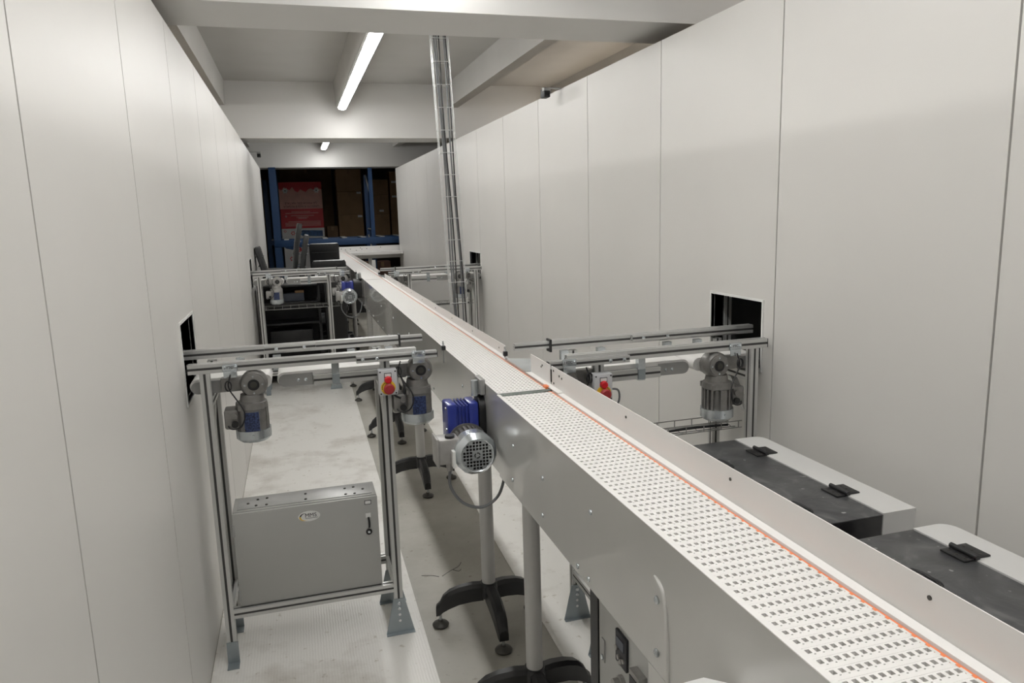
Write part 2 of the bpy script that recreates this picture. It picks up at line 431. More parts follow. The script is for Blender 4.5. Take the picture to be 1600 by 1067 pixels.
for x, s in ((0.785 - 3.23, 'left'), (0.785 + 3.23, 'right')):
    for (a, b), w in (((-1.82, 4.18), 'nearest the camera'), ((4.84, 10.80), 'in the middle bay')):
        luminaire(x, a, b, 'linear ceiling light above the %s side room roof %s' % (s, w), 'linear ceiling lights')

# ------------------------------------------------------------------ main conveyor
ZB = 1.45; PITCH = 0.0303; BX0, BX1 = 0.774, 0.988; NC = 12
CELL = (BX1 - BX0 - 0.006) / NC
def belt_row_mesh():
    """one moulded belt row with 12 cells, real holes, scalloped right end; starts at y = 0"""
    xs = [BX0]
    for i in range(NC):
        c = BX0 + 0.003 + CELL * i
        xs += [c + CELL * 0.20, c + CELL * 0.50, c + CELL * 0.74, c + CELL * 0.96]
    xs += [BX1 - 0.006, BX1 - 0.002, BX1]
    ys = [0.0002, 0.0050, 0.0100, 0.0125, 0.0150, 0.0260, PITCH - 0.0002]
    def mask(i, j):
        k = i - 1                      # strips after the first
        if i >= len(xs) - 3:
            return (j not in (0, 5)) if i == len(xs) - 2 else (j in (1, 2, 3, 4) if i == len(xs) - 3 else j in (1, 2, 3, 4))
        if k < 0: return True
        c, q = divmod(k, 4)
        if q in (0, 1) and j == 4: return False       # big square hole
        if q == 2 and j == 2: return False            # small notch
        return True
    m = MB().grid(xs, ys, mask, ZB - 0.009, ZB, 'xy', both=False)
    return m
row_src = None
def conveyor(name, label, y0, y1, rows, guards, supports, lip=0.0):
    global row_src
    t = thing(name, label, 'conveyor', (0.88, y0, 0.0))
    # side panels
    m = MB(); m.box(BX0 - 0.006 - lip, BX0 - 0.003, y0, y1, 1.10, ZB + 0.002); m.build('side_panel', 'panel_grey', t, smooth=False)
    m = MB(); m.box(BX0 - 0.0065 - lip, BX0 - 0.0005, y0, y1, ZB + 0.002, ZB + 0.004); m.build('top_edge', 'belt_white', t, smooth=False)
    m = MB(); m.box(1.030, 1.034, y0, y1, 1.10, ZB - 0.012); m.build('side_panel', 'panel_grey', t, smooth=False)
    m = MB(); m.box(BX0 - 0.002, 1.029, y0 + 0.002, y1 - 0.002, ZB - 0.05, ZB - 0.013); m.build('belt_bed', 'belt_under', t, smooth=False)
    m = MB(); m.box(BX0, 1.028, y0, y1, 1.11, 1.125); m.build('bottom_pan', 'steel_grey', t, smooth=False)
    # belt rows
    n = int((y1 - y0 - 0.01) / PITCH)
    for i in range(min(n, rows)):
        if row_src is None:
            o = belt_row_mesh().build('belt_row', 'belt_white', t, smooth=False)
            row_src = o.data; base = o.location.copy()
            row_src.transform(Matrix.Translation((0.88, 0, 0) + Vector((0, y0, 0)) if False else Vector((0, y0, 0))))
        else:
            o = bpy.data.objects.new('belt_row', row_src); COL.objects.link(o); o.parent = t
        o.location = (0, 0.005 + PITCH * i, 0)
    if n > rows:
        ya = y0 + 0.005 + PITCH * rows
        m = MB()
        for i in range(n - rows):
            y = ya + PITCH * i
            m.box(BX0, BX1 - 0.002, y + 0.0008, y + 0.0150, ZB - 0.008, ZB)
            m.box(BX0, BX1 - 0.002, y + 0.0255, y + PITCH - 0.0008, ZB - 0.008, ZB)
            for c in range(NC):
                xc = BX0 + 0.003 + CELL * c
                m.box(xc + CELL * 0.72, xc + CELL * 1.24, y + 0.0150, y + 0.0255, ZB - 0.008, ZB)
        o = m.build('belt', 'belt_white', t, smooth=False, recalc=False); o['kind'] = 'stuff'
        o['label'] = 'white perforated belt rows further along the conveyor'
    m = MB(); m.box(BX1 - 0.0062, BX1 + 0.006, y0 + 0.01, y1 - 0.01, ZB - 0.012, ZB - 0.0010); o = m.build('wear_strip', 'orange', t, smooth=False); o['label'] = 'orange edge strip'
    # white guide and upright guard on the right
    m = MB(); m.prism([(0.996, ZB - 0.012), (1.0, ZB + 0.002), (1.022, ZB + 0.004), (1.030, ZB - 0.012)], y0 + 0.01, y1 - 0.01, 'y'); m.build('guide_rail', 'guide_white', t, smooth=False)
    for (a, b, zt) in guards:
        m = MB(); m.box(1.0245, 1.0275, a, b, ZB - 0.02, zt); m.build('side_guard', 'guard_white', t, smooth=False)
        y = a + 0.12
        k = 0
        while y < b and k < 12:
            m = MB(); m.cyl((1.0225, y, zt - 0.03), (1.0246, y, zt - 0.03), 0.0045, n=10); m.build('rivet', 'dark_metal', t); y += 0.62; k += 1
    # bolts on the left side panel
    for i in range(int((y1 - y0) / 0.45) if not lip else 0):
        for zz in ((1.13, 1.335) if i % 2 else (1.13,)):
            y = y0 + 0.17 + 0.45 * i + (0.05 if zz > 1.2 else 0)
            xx = BX0 - 0.006 - lip
            m = MB(); m.lathe((xx, y, zz), (-1, 0, 0), [(0, 0.009), (0.003, 0.0085), (0.005, 0.006), (0.0055, 0.003)], 10); m.build('bolt', 'zinc', t)
    # tripod supports
    for sy in supports:
        tripod(t, 0.865, sy)
    return t

def tripod(t, x, y):
    p = MB(); p.cyl((x, y, 0.20), (x, y, 1.112), 0.036, n=24); pole = p.build('support_pole', 'pole_grey', t)
    hb = MB(); hb.lathe((x, y, 0.155), (0, 0, 1), [(0, 0.03), (0.01, 0.045), (0.07, 0.047), (0.095, 0.044)], 20); hub = hb.build('hub', 'foot_black', pole)
    for ang in (165, 15, 270):
        a = math.radians(ang); R = 0.27
        dx, dy = math.cos(a), math.sin(a)
        tf = Matrix.Translation((x, y, 0)) @ Matrix.Rotation(a, 4, 'Z')
        m = MB(tf)
        st = [(0.03, 0.155, 0.245, 0.030), (0.09, 0.150, 0.243, 0.031), (0.16, 0.135, 0.228, 0.031), (0.215, 0.112, 0.205, 0.030), (0.25, 0.092, 0.175, 0.029), (0.268, 0.075, 0.140, 0.027), (0.288, 0.068, 0.120, 0.024)]
        rings = []
        for (r, lo, hi, w) in st:
            rings.append(m._v([(r, -w, lo), (r, w, lo), (r, w, hi - 0.018), (r, w * 0.55, hi), (r, -w * 0.55, hi), (r, -w, hi - 0.018)]))
        for A, B in zip(rings, rings[1:]):
            for i in range(6): m.bm.faces.new((A[i], A[(i + 1) % 6], B[(i + 1) % 6], B[i]))
        m.bm.faces.new(rings[0]); m.bm.faces.new(rings[-1][::-1])
        m.build('foot_arm', 'foot_black', pole)
        fx, fy = x + dx * 0.268, y + dy * 0.268
        m = MB(); m.cyl((fx, fy, 0.02), (fx, fy, 0.085), 0.0085, n=12); m.build('threaded_rod', 'zinc', pole)
        m = MB(); m.lathe((fx, fy, 0.0045), (0, 0, 1), [(0, 0.043), (0.008, 0.045), (0.016, 0.038), (0.026, 0.016), (0.034, 0.012)], 24); m.build('levelling_foot', 'dark_metal', pole)

S1 = conveyor('belt_conveyor', 'white perforated belt conveyor section running past the camera at lower right', 0.20, 2.862, 200,
              [(0.2, 2.93, 1.541), (2.945, 3.22, 1.541)], [2.77, 0.7], lip=0.008)
S2 = conveyor('belt_conveyor', 'middle belt conveyor section between near and far transfer frames', 2.892, 8.90, 95,
              [(3.66, 8.98, 1.507)], [3.56, 5.75, 7.2, 8.75])
S3 = conveyor('belt_conveyor', 'farthest belt conveyor section ending at the white cross conveyor', 8.915, 16.05, 0,
              [(9.50, 15.9, 1.507)], [9.55, 12.2, 15.2])
# joint bar between the first two sections
m = MB(); m.cyl((BX0 - 0.002, 2.877, ZB - 0.004), (1.02, 2.877, ZB - 0.004), 0.0075, n=12); m.box(BX0, 1.02, 2.862, 2.892, ZB - 0.02, ZB - 0.007)
o = m.build('joint_bar', 'bar_steel', S2); o['label'] = 'steel bar between two belts'
m = MB(); m.box(0.985, 1.005, 2.90, 2.94, ZB - 0.002, ZB + 0.010, 0.003); o = m.build('strip_end', 'orange', S2); o['label'] = 'orange strip end'
# bracket plates and slotted joint on the guard near the gap
m = MB(); m.box(0.998, 1.03, 2.78, 2.96, ZB + 0.004, ZB + 0.007); m.build('joint_plate', 'guide_white', S1, smooth=False)
m = MB(); m.box(1.021, 1.0245, 2.925, 2.934, ZB + 0.02, ZB + 0.075); m.build('slot', 'slot_black', S1, smooth=False)
for (y, z) in ((2.90, ZB + 0.075), (2.90, ZB + 0.02), (2.83, ZB + 0.065), (3.05, ZB + 0.07)):
    m = MB(); m.cyl((1.0225, y, z), (1.0246, y, z), 0.005, n=10); m.build('rivet', 'dark_metal', S1)
m = MB(); m.box(0.998, 1.0245, 2.96, 3.22, ZB + 0.0045, ZB + 0.0065); m.build('gap_plate', 'guide_white', S2, smooth=False)

# access cover embossing on the near side panel
xx = BX0 - 0.0145
m = MB(); m.box(xx, xx + 0.010, 0.2, 1.490, 0.99, 1.0995); m.build('lower_skirt', 'panel_grey', S1, smooth=False)
m = MB(); m.tube([(xx + 0.004, 1.462, 1.338), (xx, 1.438, 1.336), (xx, 1.418, 1.322), (xx, 1.405, 1.29), (xx, 1.398, 1.24), (xx, 1.392, 1.16), (xx, 1.388, 1.0)], 0.0065, 10); m.build('cover_bead', 'panel_grey', S1)
for z in (1.287, 1.150):
    m = MB(); m.lathe((xx, 1.446, z), (-1, 0, 0), [(0, 0.0105), (0.004, 0.010), (0.006, 0.007), (0.0065, 0.003)], 12); m.build('bolt', 'zinc', S1)

for (y, z) in ((2.284, 1.294), (2.293, 1.155), (1.854, 1.343), (1.961, 1.125), (1.874, 1.125), (2.64, 1.30), (2.66, 1.155)):
    m = MB(); m.lathe((xx, y, z), (-1, 0, 0), [(0, 0.009), (0.003, 0.0085), (0.005, 0.006), (0.0055, 0.003)], 10); m.build('bolt', 'zinc', S1)

# control box hung under the near conveyor
cb = MB(); cb.box(0.795, 1.02, 0.95, 1.885, 0.45, 1.098, 0.004); cbo = cb.build('control_box', 'cabinet_grey', S1); cbo['label'] = 'grey control box under the belt'
m = MB(); m.box(0.792, 1.02, 1.887, 1.945, 0.45, 1.098); m.build('side_strip', 'black_plastic', cbo, smooth=False)
m = MB(); m.box(0.786, 0.7955, 1.676, 1.748, 0.938, 1.037, 0.003); m.build('inverter_panel', 'ink', cbo)
m = MB(); m.box(0.784, 0.7865, 1.690, 1.736, 0.992, 1.020); m.build('display', 'screen_grey', cbo)
for (y, z, r) in ((1.735, 0.985, 0.008), (1.722, 0.962, 0.007), (1.706, 0.957, 0.007), (1.690, 0.967, 0.006), (1.715, 0.948, 0.006)):
    m = MB(); m.cyl((0.7865, y, z), (0.781, y, z), r, n=12); m.build('button', 'cast_light', cbo)
m = MB(); m.lathe((0.795, 1.715, 0.885), (-1, 0, 0), [(0, 0.022), (0.012, 0.022), (0.014, 0.017), (0.03, 0.016)], 16); m.build('selector', 'cast_light', cbo)
m = MB(); m.box(0.770, 0.7955, 1.565, 1.625, 0.935, 0.995, 0.003); m.build('counter', 'cast_light', cbo)
m = MB(); m.box(0.768, 0.771, 1.572, 1.618, 0.948, 0.980); m.build('counter_window', 'ink', cbo)
m = MB(); m.box(0.778, 0.7955, 1.47, 1.54, 0.955, 1.00, 0.003); m.build('switch', 'cast_light', cbo)
m = MB(); m.box(0.792, 0.7955, 1.838, 1.860, 0.868, 0.940); m.build('latch', 'steel_grey', cbo)
m = MB(); m.cyl((0.792, 1.849, 0.882), (0.787, 1.849, 0.882), 0.008, n=12); m.build('latch_key', 'zinc', cbo)

# ------------------------------------------------------------------ horizontal worm-gear drive on the belt conveyor
def worm_drive(t, x, y, z, light=False):
    """fan end centre (x, y, z); motor runs in +y; gearbox above its far end"""
    ca = 'cast_light' if light else 'cast_alu'
    R = 0.090
    # finned body
    n = 48; poly = []
    for i in range(n):
        r = 0.078 if i % 2 else 0.067
        a0 = 2 * PI * i / n; a1 = 2 * PI * (i + 0.98) / n
        poly += [(x + r * math.cos(a0), z + r * math.sin(a0)), (x + r * math.cos(a1), z + r * math.sin(a1))]
    b = MB(); b.prism(poly, y + 0.06, y + 0.20, 'y'); b.cyl((x, y + 0.19, z), (x, y + 0.235, z), 0.088, 0.075, 28)
    dr = b.build('drive_motor', ca, t)
    # fan cover: chamfered octagonal shroud with a square-holed grille
    def octa(r, f=1.0): return [(x + r * math.cos(a), z + r * math.sin(a)) for a in [2 * PI * (i // 2) / 8 + (PI / 8 - 0.16 if i % 2 == 0 else PI / 8 + 0.16) for i in range(16)]]
    m = MB()
    A = m._v([(p[0], y + 0.095, p[1]) for p in octa(R)]); B = m._v([(p[0], y + 0.032, p[1]) for p in octa(R + 0.002)]); C = m._v([(p[0], y + 0.0, p[1]) for p in octa(R - 0.018)])
    D = m._v([(p[0], y + 0.004, p[1]) for p in octa(R - 0.024)])
    for P, Q in ((A, B), (B, C), (C, D)):
        for i in range(16): m.bm.faces.new((P[i], P[(i + 1) % 16], Q[(i + 1) % 16], Q[i]))
    fc = m.build('fan_cover', 'zinc', dr)
    pt = 0.0138; N = 9
    g = []
    for i in range(N):
        c = (i - (N - 1) / 2) * pt; g += [c - 0.0050, c + 0.0050]
    e = R - 0.025
    xs = [-e] + g + [e]
    def mask(i, j):
        xc = (xs[i] + xs[i + 1]) / 2; zc = (xs[j] + xs[j + 1]) / 2
        if math.hypot(xc, zc) > e + 0.001: return False
        if i % 2 == 1 and j % 2 == 1 and math.hypot(xc, zc) < e - 0.004 and max(abs(xc), abs(zc)) > 0.026: return False
        return True
    m = MB(); m.grid([x + q for q in xs], [z + q for q in xs], mask, y + 0.0025, y + 0.0045, 'xz'); m.build('grille', 'zinc', dr, smooth=False)
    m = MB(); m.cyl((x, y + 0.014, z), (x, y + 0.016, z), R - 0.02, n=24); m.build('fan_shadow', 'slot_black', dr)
    for k in range(3):
        a0 = 2 * PI * k / 3 + 0.2
        m = MB(); m.tube([(x + 0.011 * math.cos(a0 + q), y + 0.0018, z + 0.011 * math.sin(a0 + q)) for q in (0, 0.5, 1.0, 1.5)], 0.0022, 6); m.build('hub_mark', 'slot_black', dr)
    # terminal box on the left with cap and gland
    m = MB(); m.box(x - 0.155, x - 0.06, y + 0.055, y + 0.15, z - 0.045, z + 0.065, 0.010); m.build('terminal_box', 'cast_light', dr)
    m = MB(); m.box(x - 0.162, x - 0.150, y + 0.048, y + 0.157, z - 0.052, z + 0.072, 0.004); m.build('terminal_lid', 'cast_light', dr)
    m = MB(); m.cyl((x - 0.098, y + 0.085, z + 0.064), (x - 0.098, y + 0.085, z + 0.076), 0.021, n=20); m.build('blanking_plug', 'black_plastic', dr)
    m = MB(); m.cyl((x - 0.10, y + 0.10, z - 0.044), (x - 0.10, y + 0.10, z - 0.085), 0.018, 0.013, 16); m.build('cable_gland', 'cast_light', dr)
    m = MB(); m.tube([(x - 0.10, y + 0.10, z - 0.08), (x - 0.10, y + 0.10, z - 0.16), (x - 0.05, y + 0.09, z - 0.235), (x + 0.03, y + 0.08, z - 0.262), (x + 0.10, y + 0.08, z - 0.225), (x + 0.135, y + 0.09, z - 0.15), (x + 0.15, y + 0.12, z - 0.08)], 0.0065, 8); m.build('motor_cable', 'cable_grey', dr)
    m = MB(); m.box(x - 0.10, x - 0.088, y + 0.02, y + 0.055, z - 0.05, z + 0.02); m.build('nameplate', 'label_white', dr)
    # blue ribbed worm gearbox
    gx0, gx1 = x - 0.075, x + 0.068; gy0, gy1 = y + 0.235, y + 0.36; gz0, gz1 = z - 0.03, z + 0.165
    m = MB()
    m.box(gx0, gx0 + 0.045, gy0, gy1, gz0, gz1, 0.010); m.box(gx1 - 0.045, gx1, gy0, gy1, gz0, gz1, 0.010)
    m.box(gx0 + 0.03, gx1 - 0.03, gy0 + 0.014, gy1 - 0.014, gz0 + 0.012, gz1 - 0.014)
    for k in range(3):
        c = gx0 + 0.056 + 0.0155 * k; m.box(c - 0.003, c + 0.003, gy0 + 0.004, gy1 - 0.004, gz0 + 0.004, gz1 - 0.004)
    m.cyl((x, gy0 - 0.025, z), (x, gy0 + 0.02, z), 0.06, n=24)
    m.build('worm_gearbox', 'gear_blue', dr)
    for (zz) in (gz1 - 0.02, gz0 + 0.08):
        m = MB(); m.cyl((gx0 - 0.006, gy0 + 0.02, zz), (gx0 + 0.002, gy0 + 0.02, zz), 0.007, n=10); m.build('gearbox_bolt', 'zinc', dr)
    # black chain guard between gearbox and side panel
    m = MB(); y2 = gy0 + 0.06
    prof = []
    for k in range(13):
        a = PI * k / 12; prof.append((y2 + 0.055 * math.cos(a), gz1 - 0.035 + 0.055 * math.sin(a)))
    for k in range(13):
        a = PI + PI * k / 12; prof.append((y2 + 0.055 * math.cos(a), gz0 + 0.03 + 0.055 * math.sin(a)))
    m.prism(prof, gx1 + 0.004, BX0 - 0.007, 'x'); m.build('chain_guard', 'black_plastic', dr)
    m = MB(); m.box(BX0 - 0.03, BX0 - 0.0065, y2 - 0.06, y2 + 0.05, gz1 + 0.03, gz1 + 0.10, 0.004); m.build('bearing_plate', 'steel_grey', dr)
    m = MB(); m.cyl((BX0 - 0.045, y2 - 0.01, gz1 + 0.02), (BX0 - 0.045, y2 - 0.01, gz1 + 0.09), 0.016, n=16); m.build('tension_bolt', 'zinc', dr)
    return dr
worm_drive(S2, 0.665, 2.85, 1.206)
worm_drive(S3, 0.600, 9.02, 1.245, True)

# small light sensors clamped beside the belt
for (sx, sy, S) in ((0.745, 3.92, S2), (1.012, 3.615, S2), (0.745, 9.75, S3), (1.012, 9.47, S3)):
    m = MB(); m.box(sx - 0.011, sx + 0.011, sy - 0.012, sy + 0.012, ZB + 0.012, ZB + 0.036, 0.003); so = m.build('sensor', 'black_plastic', S)
    m = MB(); m.cyl((sx, sy, ZB + 0.036), (sx, sy, ZB + 0.048), 0.005, n=10); m.build('sensor_knob', 'zinc', so)
    m = MB(); m.box(sx - 0.004, sx + 0.004, sy + 0.006, sy + 0.010, ZB - 0.06, ZB + 0.06); m.build('sensor_bracket', 'steel_grey', so)

# ------------------------------------------------------------------ transfer frames (cross conveyors feeding the main belt)
def frame(name, label, side, y0, zr=1.516, tray=True, estop=True, light=False, second_motor=True, fins=False, cables=True, far=False):
    sx = 1 if side == 'left' else -1
    x0 = XL if side == 'left' else XR
    T = Matrix(((sx, 0, 0, x0), (0, 1, 0, y0), (0, 0, 1, 0), (0, 0, 0, 1)))
    t = thing(name, label, 'conveyor frame', (x0 + sx * 0.52, y0 + 0.17, 0))
    D = 0.34
    W = 0.045
    alu = 'alu'
    P = lambda: MB(T)
    # posts, feet
    for u in (0.10, 0.94):
        for v in (0.0, D):
            m = P(); bar(m, 'z', (u, v), 0.02 if v == 0 else 0.02, zr - W / 2 - 0.001); po = m.build('post', alu, t)
            s_ = -1
            m = P()
            yy = v - W / 2 - 0.006
            if u < 0.5:
                m.box(u - 0.026, u + 0.030, yy - 0.055, yy + 0.005, 0.0045, 0.010); m.box(u - 0.026, u + 0.030, yy, yy + 0.005, 0.01, 0.12)
                m.build('foot_plate', 'foot_plate', t); continue
            m.prism([(u - 0.075, 0.006), (u + 0.075, 0.006), (u + 0.030, 0.20), (u - 0.030, 0.20)], yy, yy + 0.005, 'y')
            m.box(u - 0.075, u + 0.075, yy - 0.02, yy + 0.005, 0.0045, 0.010)
            fp = m.build('foot_plate', 'foot_plate', t)
            for zz in (0.175, 0.145):
                m = P(); m.lathe((u, yy, zz), (0, -1, 0), [(0, 0.011), (0.004, 0.011), (0.007, 0.008), (0.0075, 0.003)], 12); m.build('bolt', 'zinc', fp)
            for zz in (0.11, 0.075):
                m = P(); m.cyl((u, yy - 0.0008, zz), (u, yy, zz), 0.007, n=12); m.build('bolt_hole', 'label_white', fp)
    # lower beams
    zl = 0.262
    for v in (0.0, D):
        m = P(); bar(m, 'x', (v, zl), 0.10 + W / 2, 0.94 - W / 2); m.build('lower_beam', alu, t)
    for u in (0.10, 0.94):
        m = P(); bar(m, 'y', (u, zl), W / 2, D - W / 2); m.build('side_beam', alu, t)
        m = P(); bar(m, 'y', (u, zr - 0.17), W / 2, D - W / 2); m.build('side_beam', alu, t)
        m = P(); k = 0.018
        m.prism([(W / 2, zr - 0.36), (W / 2 + 0.03, zr - 0.36), (0.19, zr - 0.20), (0.16, zr - 0.20)], u - k, u + k, 'x'); m.build('brace', alu, t)
    # top rails: front rail with an overlapping extension, back rail likewise
    m = P(); bar(m, 'x', (0.0, zr), 0.03, 1.10); m.build('front_rail', alu, t)
    m = P(); bar(m, 'x', (-0.038, zr - 0.010), 0.80, 1.20, 0.034); ex = m.build('rail_extension', alu, t)
    for u in (0.83, 0.90):
        m = P(); m.lathe((u, -0.056, zr - 0.010), (0, -1, 0), [(0, 0.009), (0.004, 0.009), (0.006, 0.005)], 12); m.build('screw', 'zinc', ex)
    m = P(); m.box(1.199, 1.203, -0.054, -0.022, zr - 0.026, zr + 0.006); m.build('end_cap', 'black_plastic', ex)
    m = P(); m.box(0.026, 0.031, -0.022, 0.022, zr - 0.022, zr + 0.022); m.build('end_cap', 'black_plastic', t)
    ub = -0.12
    m = P(); bar(m, 'x', (D, zr + 0.012), ub, 1.06); m.build('back_rail', alu, t)
    m = P(); bar(m, 'x', (D - 0.036, zr + 0.018), 0.36 if side == 'left' else 0.0, 0.62 if side == 'left' else 0.62, 0.030)
    ex2 = m.build('rail_extension', alu, t)
    for u in (0.42, 0.56):
        m = P(); m.lathe((u, D - 0.052, zr + 0.018), (0, -1, 0), [(0, 0.009), (0.004, 0.009), (0.006, 0.005)], 12); m.build('screw', 'zinc', ex2)
    m = P(); bar(m, 'x', (D, zr + 0.014), 1.066, 1.19 if side == 'left' else 1.25, 0.034); m.build('rail_tip', alu, t)
    m = P(); m.box(1.058, 1.068, D - 0.03, D + 0.028, zr - 0.022, zr + 0.042); m.build('end_cap', 'black_plastic', t)
    # belts in two runs, with side plates and rollers
    zb = zr - 0.065
    for (a, b) in ((0.02, 0.395), (0.42, 1.17)):
        n = 8; pr = []
        r = 0.034
        for k in range(n + 1):
            q = PI / 2 + PI * k / n; pr.append((a + r + r * math.cos(q), zb - r + r * math.sin(q)))
        for k in range(n + 1):
            q = -PI / 2 + PI * k / n; pr.append((b - r + r * math.cos(q), zb - r + r * math.sin(q)))
        m = P(); m.prism(pr, 0.068, D - 0.07, 'y'); m.build('belt', 'belt_white', t)
        # side plates (rounded ends) and middle profile
        for v in (0.056, D - 0.066):
            m = P(); rr = 0.030; pr2 = []
            for k in range(n + 1):
                q = PI / 2 + PI * k / n; pr2.append((a + 0.006 + rr + rr * math.cos(q), zb - 0.040 + rr * math.sin(q)))
            e = a + 0.17 if b - a > 0.5 else b - 0.04
            pr2 += [(e, zb - 0.040 - rr), (e, zb - 0.040 + rr)]
            m.prism(pr2, v, v + 0.010, 'y'); sp = m.build('side_plate', 'steel_grey', t)
            if b - a > 0.5 and v < 0.1:
                for u in (a + 0.10, a + 0.135):
                    m = P(); m.lathe((u, v, zb - 0.042), (0, -1, 0), [(0, 0.008), (0.003, 0.008), (0.005, 0.004)], 12); m.build('screw', 'zinc', sp)
            if b - a > 0.5:
                m = P(); bar(m, 'x', (v + 0.004, zb - 0.046), e + 0.002, b - 0.12, 0.050); m.build('belt_frame', alu, t)
                m = P(); m.box(b - 0.12, b - 0.02, v, v + 0.010, zb - 0.070, zb - 0.012); m.build('side_plate', 'steel_grey', t)
    # hanging brackets between rails and belts
    for u in (0.70,):
        m = P(); m.box(u - 0.018, u + 0.018, 0.022, 0.055, zb - 0.075, zr - 0.01); m.build('hanger', 'zinc', t)
        m = P(); m.box(u - 0.018, u + 0.018, 0.020, 0.026, zb - 0.07, zb - 0.02); m.build('hanger_plate', 'foot_plate', t)
    for u in (0.24, 0.42, 0.80, 1.0):
        m = P(); m.box(u - 0.020, u + 0.020, D - 0.062, D - 0.030, zb - 0.03, zr - 0.014); m.build('hanger', 'zinc', t)
    # pressed bracket plates on the front rail
    for u in (0.215, 1.105):
        v = -0.0235 if u < 0.5 else -0.057
        m = P(); m.box(u - 0.034, u + 0.034, v - 0.004, v, zr - 0.018, zr + 0.014, 0.003); bk = m.build('bracket_plate', 'zinc', t)
        m = P(); m.box(u - 0.030, u + 0.030, v - 0.006, v - 0.002, zr - 0.050, zr - 0.018, 0.002); m.build('bracket_flap', 'zinc', bk)
        for du in (-0.026, 0.026):
            m = P(); m.lathe((u + du, v - 0.004, zr + 0.0), (0, -1, 0), [(0, 0.007), (0.004, 0.007), (0.006, 0.004)], 10); m.build('screw', 'zinc', bk)
        if not far:
            p = T @ Vector((u, v - 0.0045, zr - 0.001))
            text_part('FTC', 0.017, Matrix.Translation(p) @ FACE_CAM, 'ink', bk)
    # gear motors hanging below
    for u, vis in ((0.315, True), (1.115, second_motor)):
        if vis: gear_motor(t, T, u, 0.005, zr - 0.090, light, fins, side)
    # wire cable basket
    if tray:
        zt = 1.075
        wr_ = MB(T)
        for (v, z) in ((0.03, zt + 0.035), (0.03, zt), (0.09, zt - 0.012), (0.15, zt), (0.15, zt + 0.035)):
            wr_.cyl((0.13, v, z), (1.06, v, z), 0.0026, n=6)
        bs = wr_.build('cable_basket', 'wire_dark', t)
        for k in range(10):
            u = 0.15 + 0.10 * k
            m = P(); m.tube([(u, 0.03, zt + 0.037), (u, 0.03, zt), (u, 0.09, zt - 0.014), (u, 0.15, zt), (u, 0.15, zt + 0.037)], 0.0026, 6, smooth=False); m.build('basket_wire', 'wire_dark', bs)
        m = P(); m.tube([(0.18, 0.08, zt + 0.004), (0.4, 0.10, zt + 0.002), (0.7, 0.07, zt + 0.004), (1.0, 0.09, zt + 0.002)], 0.007, 6); m.build('basket_cable', 'cable_black', bs)
    # emergency stop station on the inner front post
    if estop:
        u = 0.945; z1 = zr - 0.066; z0 = z1 - 0.130
        v = -W / 2
        m = P(); m.box(u - 0.046, u + 0.046, v - 0.055, v - 0.0005, z0, z1, 0.005); es = m.build('stop_station', 'estop_grey', t)
        for du in (-0.037, 0.037):
            for zz in (z0 + 0.010, z1 - 0.010):
                m = P(); m.cyl((u + du, v - 0.057, zz), (u + du, v - 0.054, zz), 0.004, n=8); m.build('cover_screw', 'black_plastic', es)
        zc = z0 + 0.040
        m = P(); m.box(u - 0.018, u + 0.018, v - 0.057, v - 0.054, zc + 0.022, zc + 0.074); m.build('label_frame', 'ink', es)
        m = P(); m.box(u - 0.015, u + 0.015, v - 0.059, v - 0.056, zc + 0.056, zc + 0.071); m.build('label_card', 'label_white', es)
        m = P(); m.lathe((u, v - 0.055, zc + 0.040), (0, -1, 0), [(0, 0.019), (0.006, 0.019), (0.016, 0.017), (0.019, 0.013)], 20); m.build('push_button', 'red', es)
        m = P(); m.lathe((u - 0.001, v - 0.054, zc), (0, -1, 0), [(0, 0.036), (0.004, 0.036), (0.005, 0.033)], 28); m.build('stop_ring', 'yellow', es)
        m = P(); m.lathe((u, v - 0.056, zc - 0.002), (0, -1, 0), [(0, 0.013), (0.016, 0.013), (0.018, 0.026), (0.030, 0.027), (0.036, 0.020)], 24); m.build('stop_button', 'red_dark', es)
        for k in range(7):
            a = PI * 0.25 + k * PI / 12 + PI * 0.3
            m = P(); m.box(u - 0.001 + 0.030 * math.cos(a) - 0.002, u - 0.001 + 0.030 * math.cos(a) + 0.002, v - 0.0598, v - 0.0585, zc + 0.030 * math.sin(a) - 0.003, zc + 0.030 * math.sin(a) + 0.003); m.build('ring_mark', 'ink', es)
        m = P(); m.tube([(u + 0.02, v - 0.03, z0), (u + 0.07, v - 0.02, z0 - 0.03), (u + 0.085, v - 0.01, z0 + 0.02), (u + 0.075, v + 0.01, z0 + 0.07)] if side == 'left' else [(u - 0.046, v - 0.03, z0 + 0.05), (u - 0.085, v - 0.03, z0 + 0.04), (u - 0.095, v - 0.02, z0 - 0.01), (u - 0.08, v, z0 - 0.06)], 0.005, 8); m.build('station_cable', 'cable_black' if side == 'left' else 'cable_grey', es)
    return t

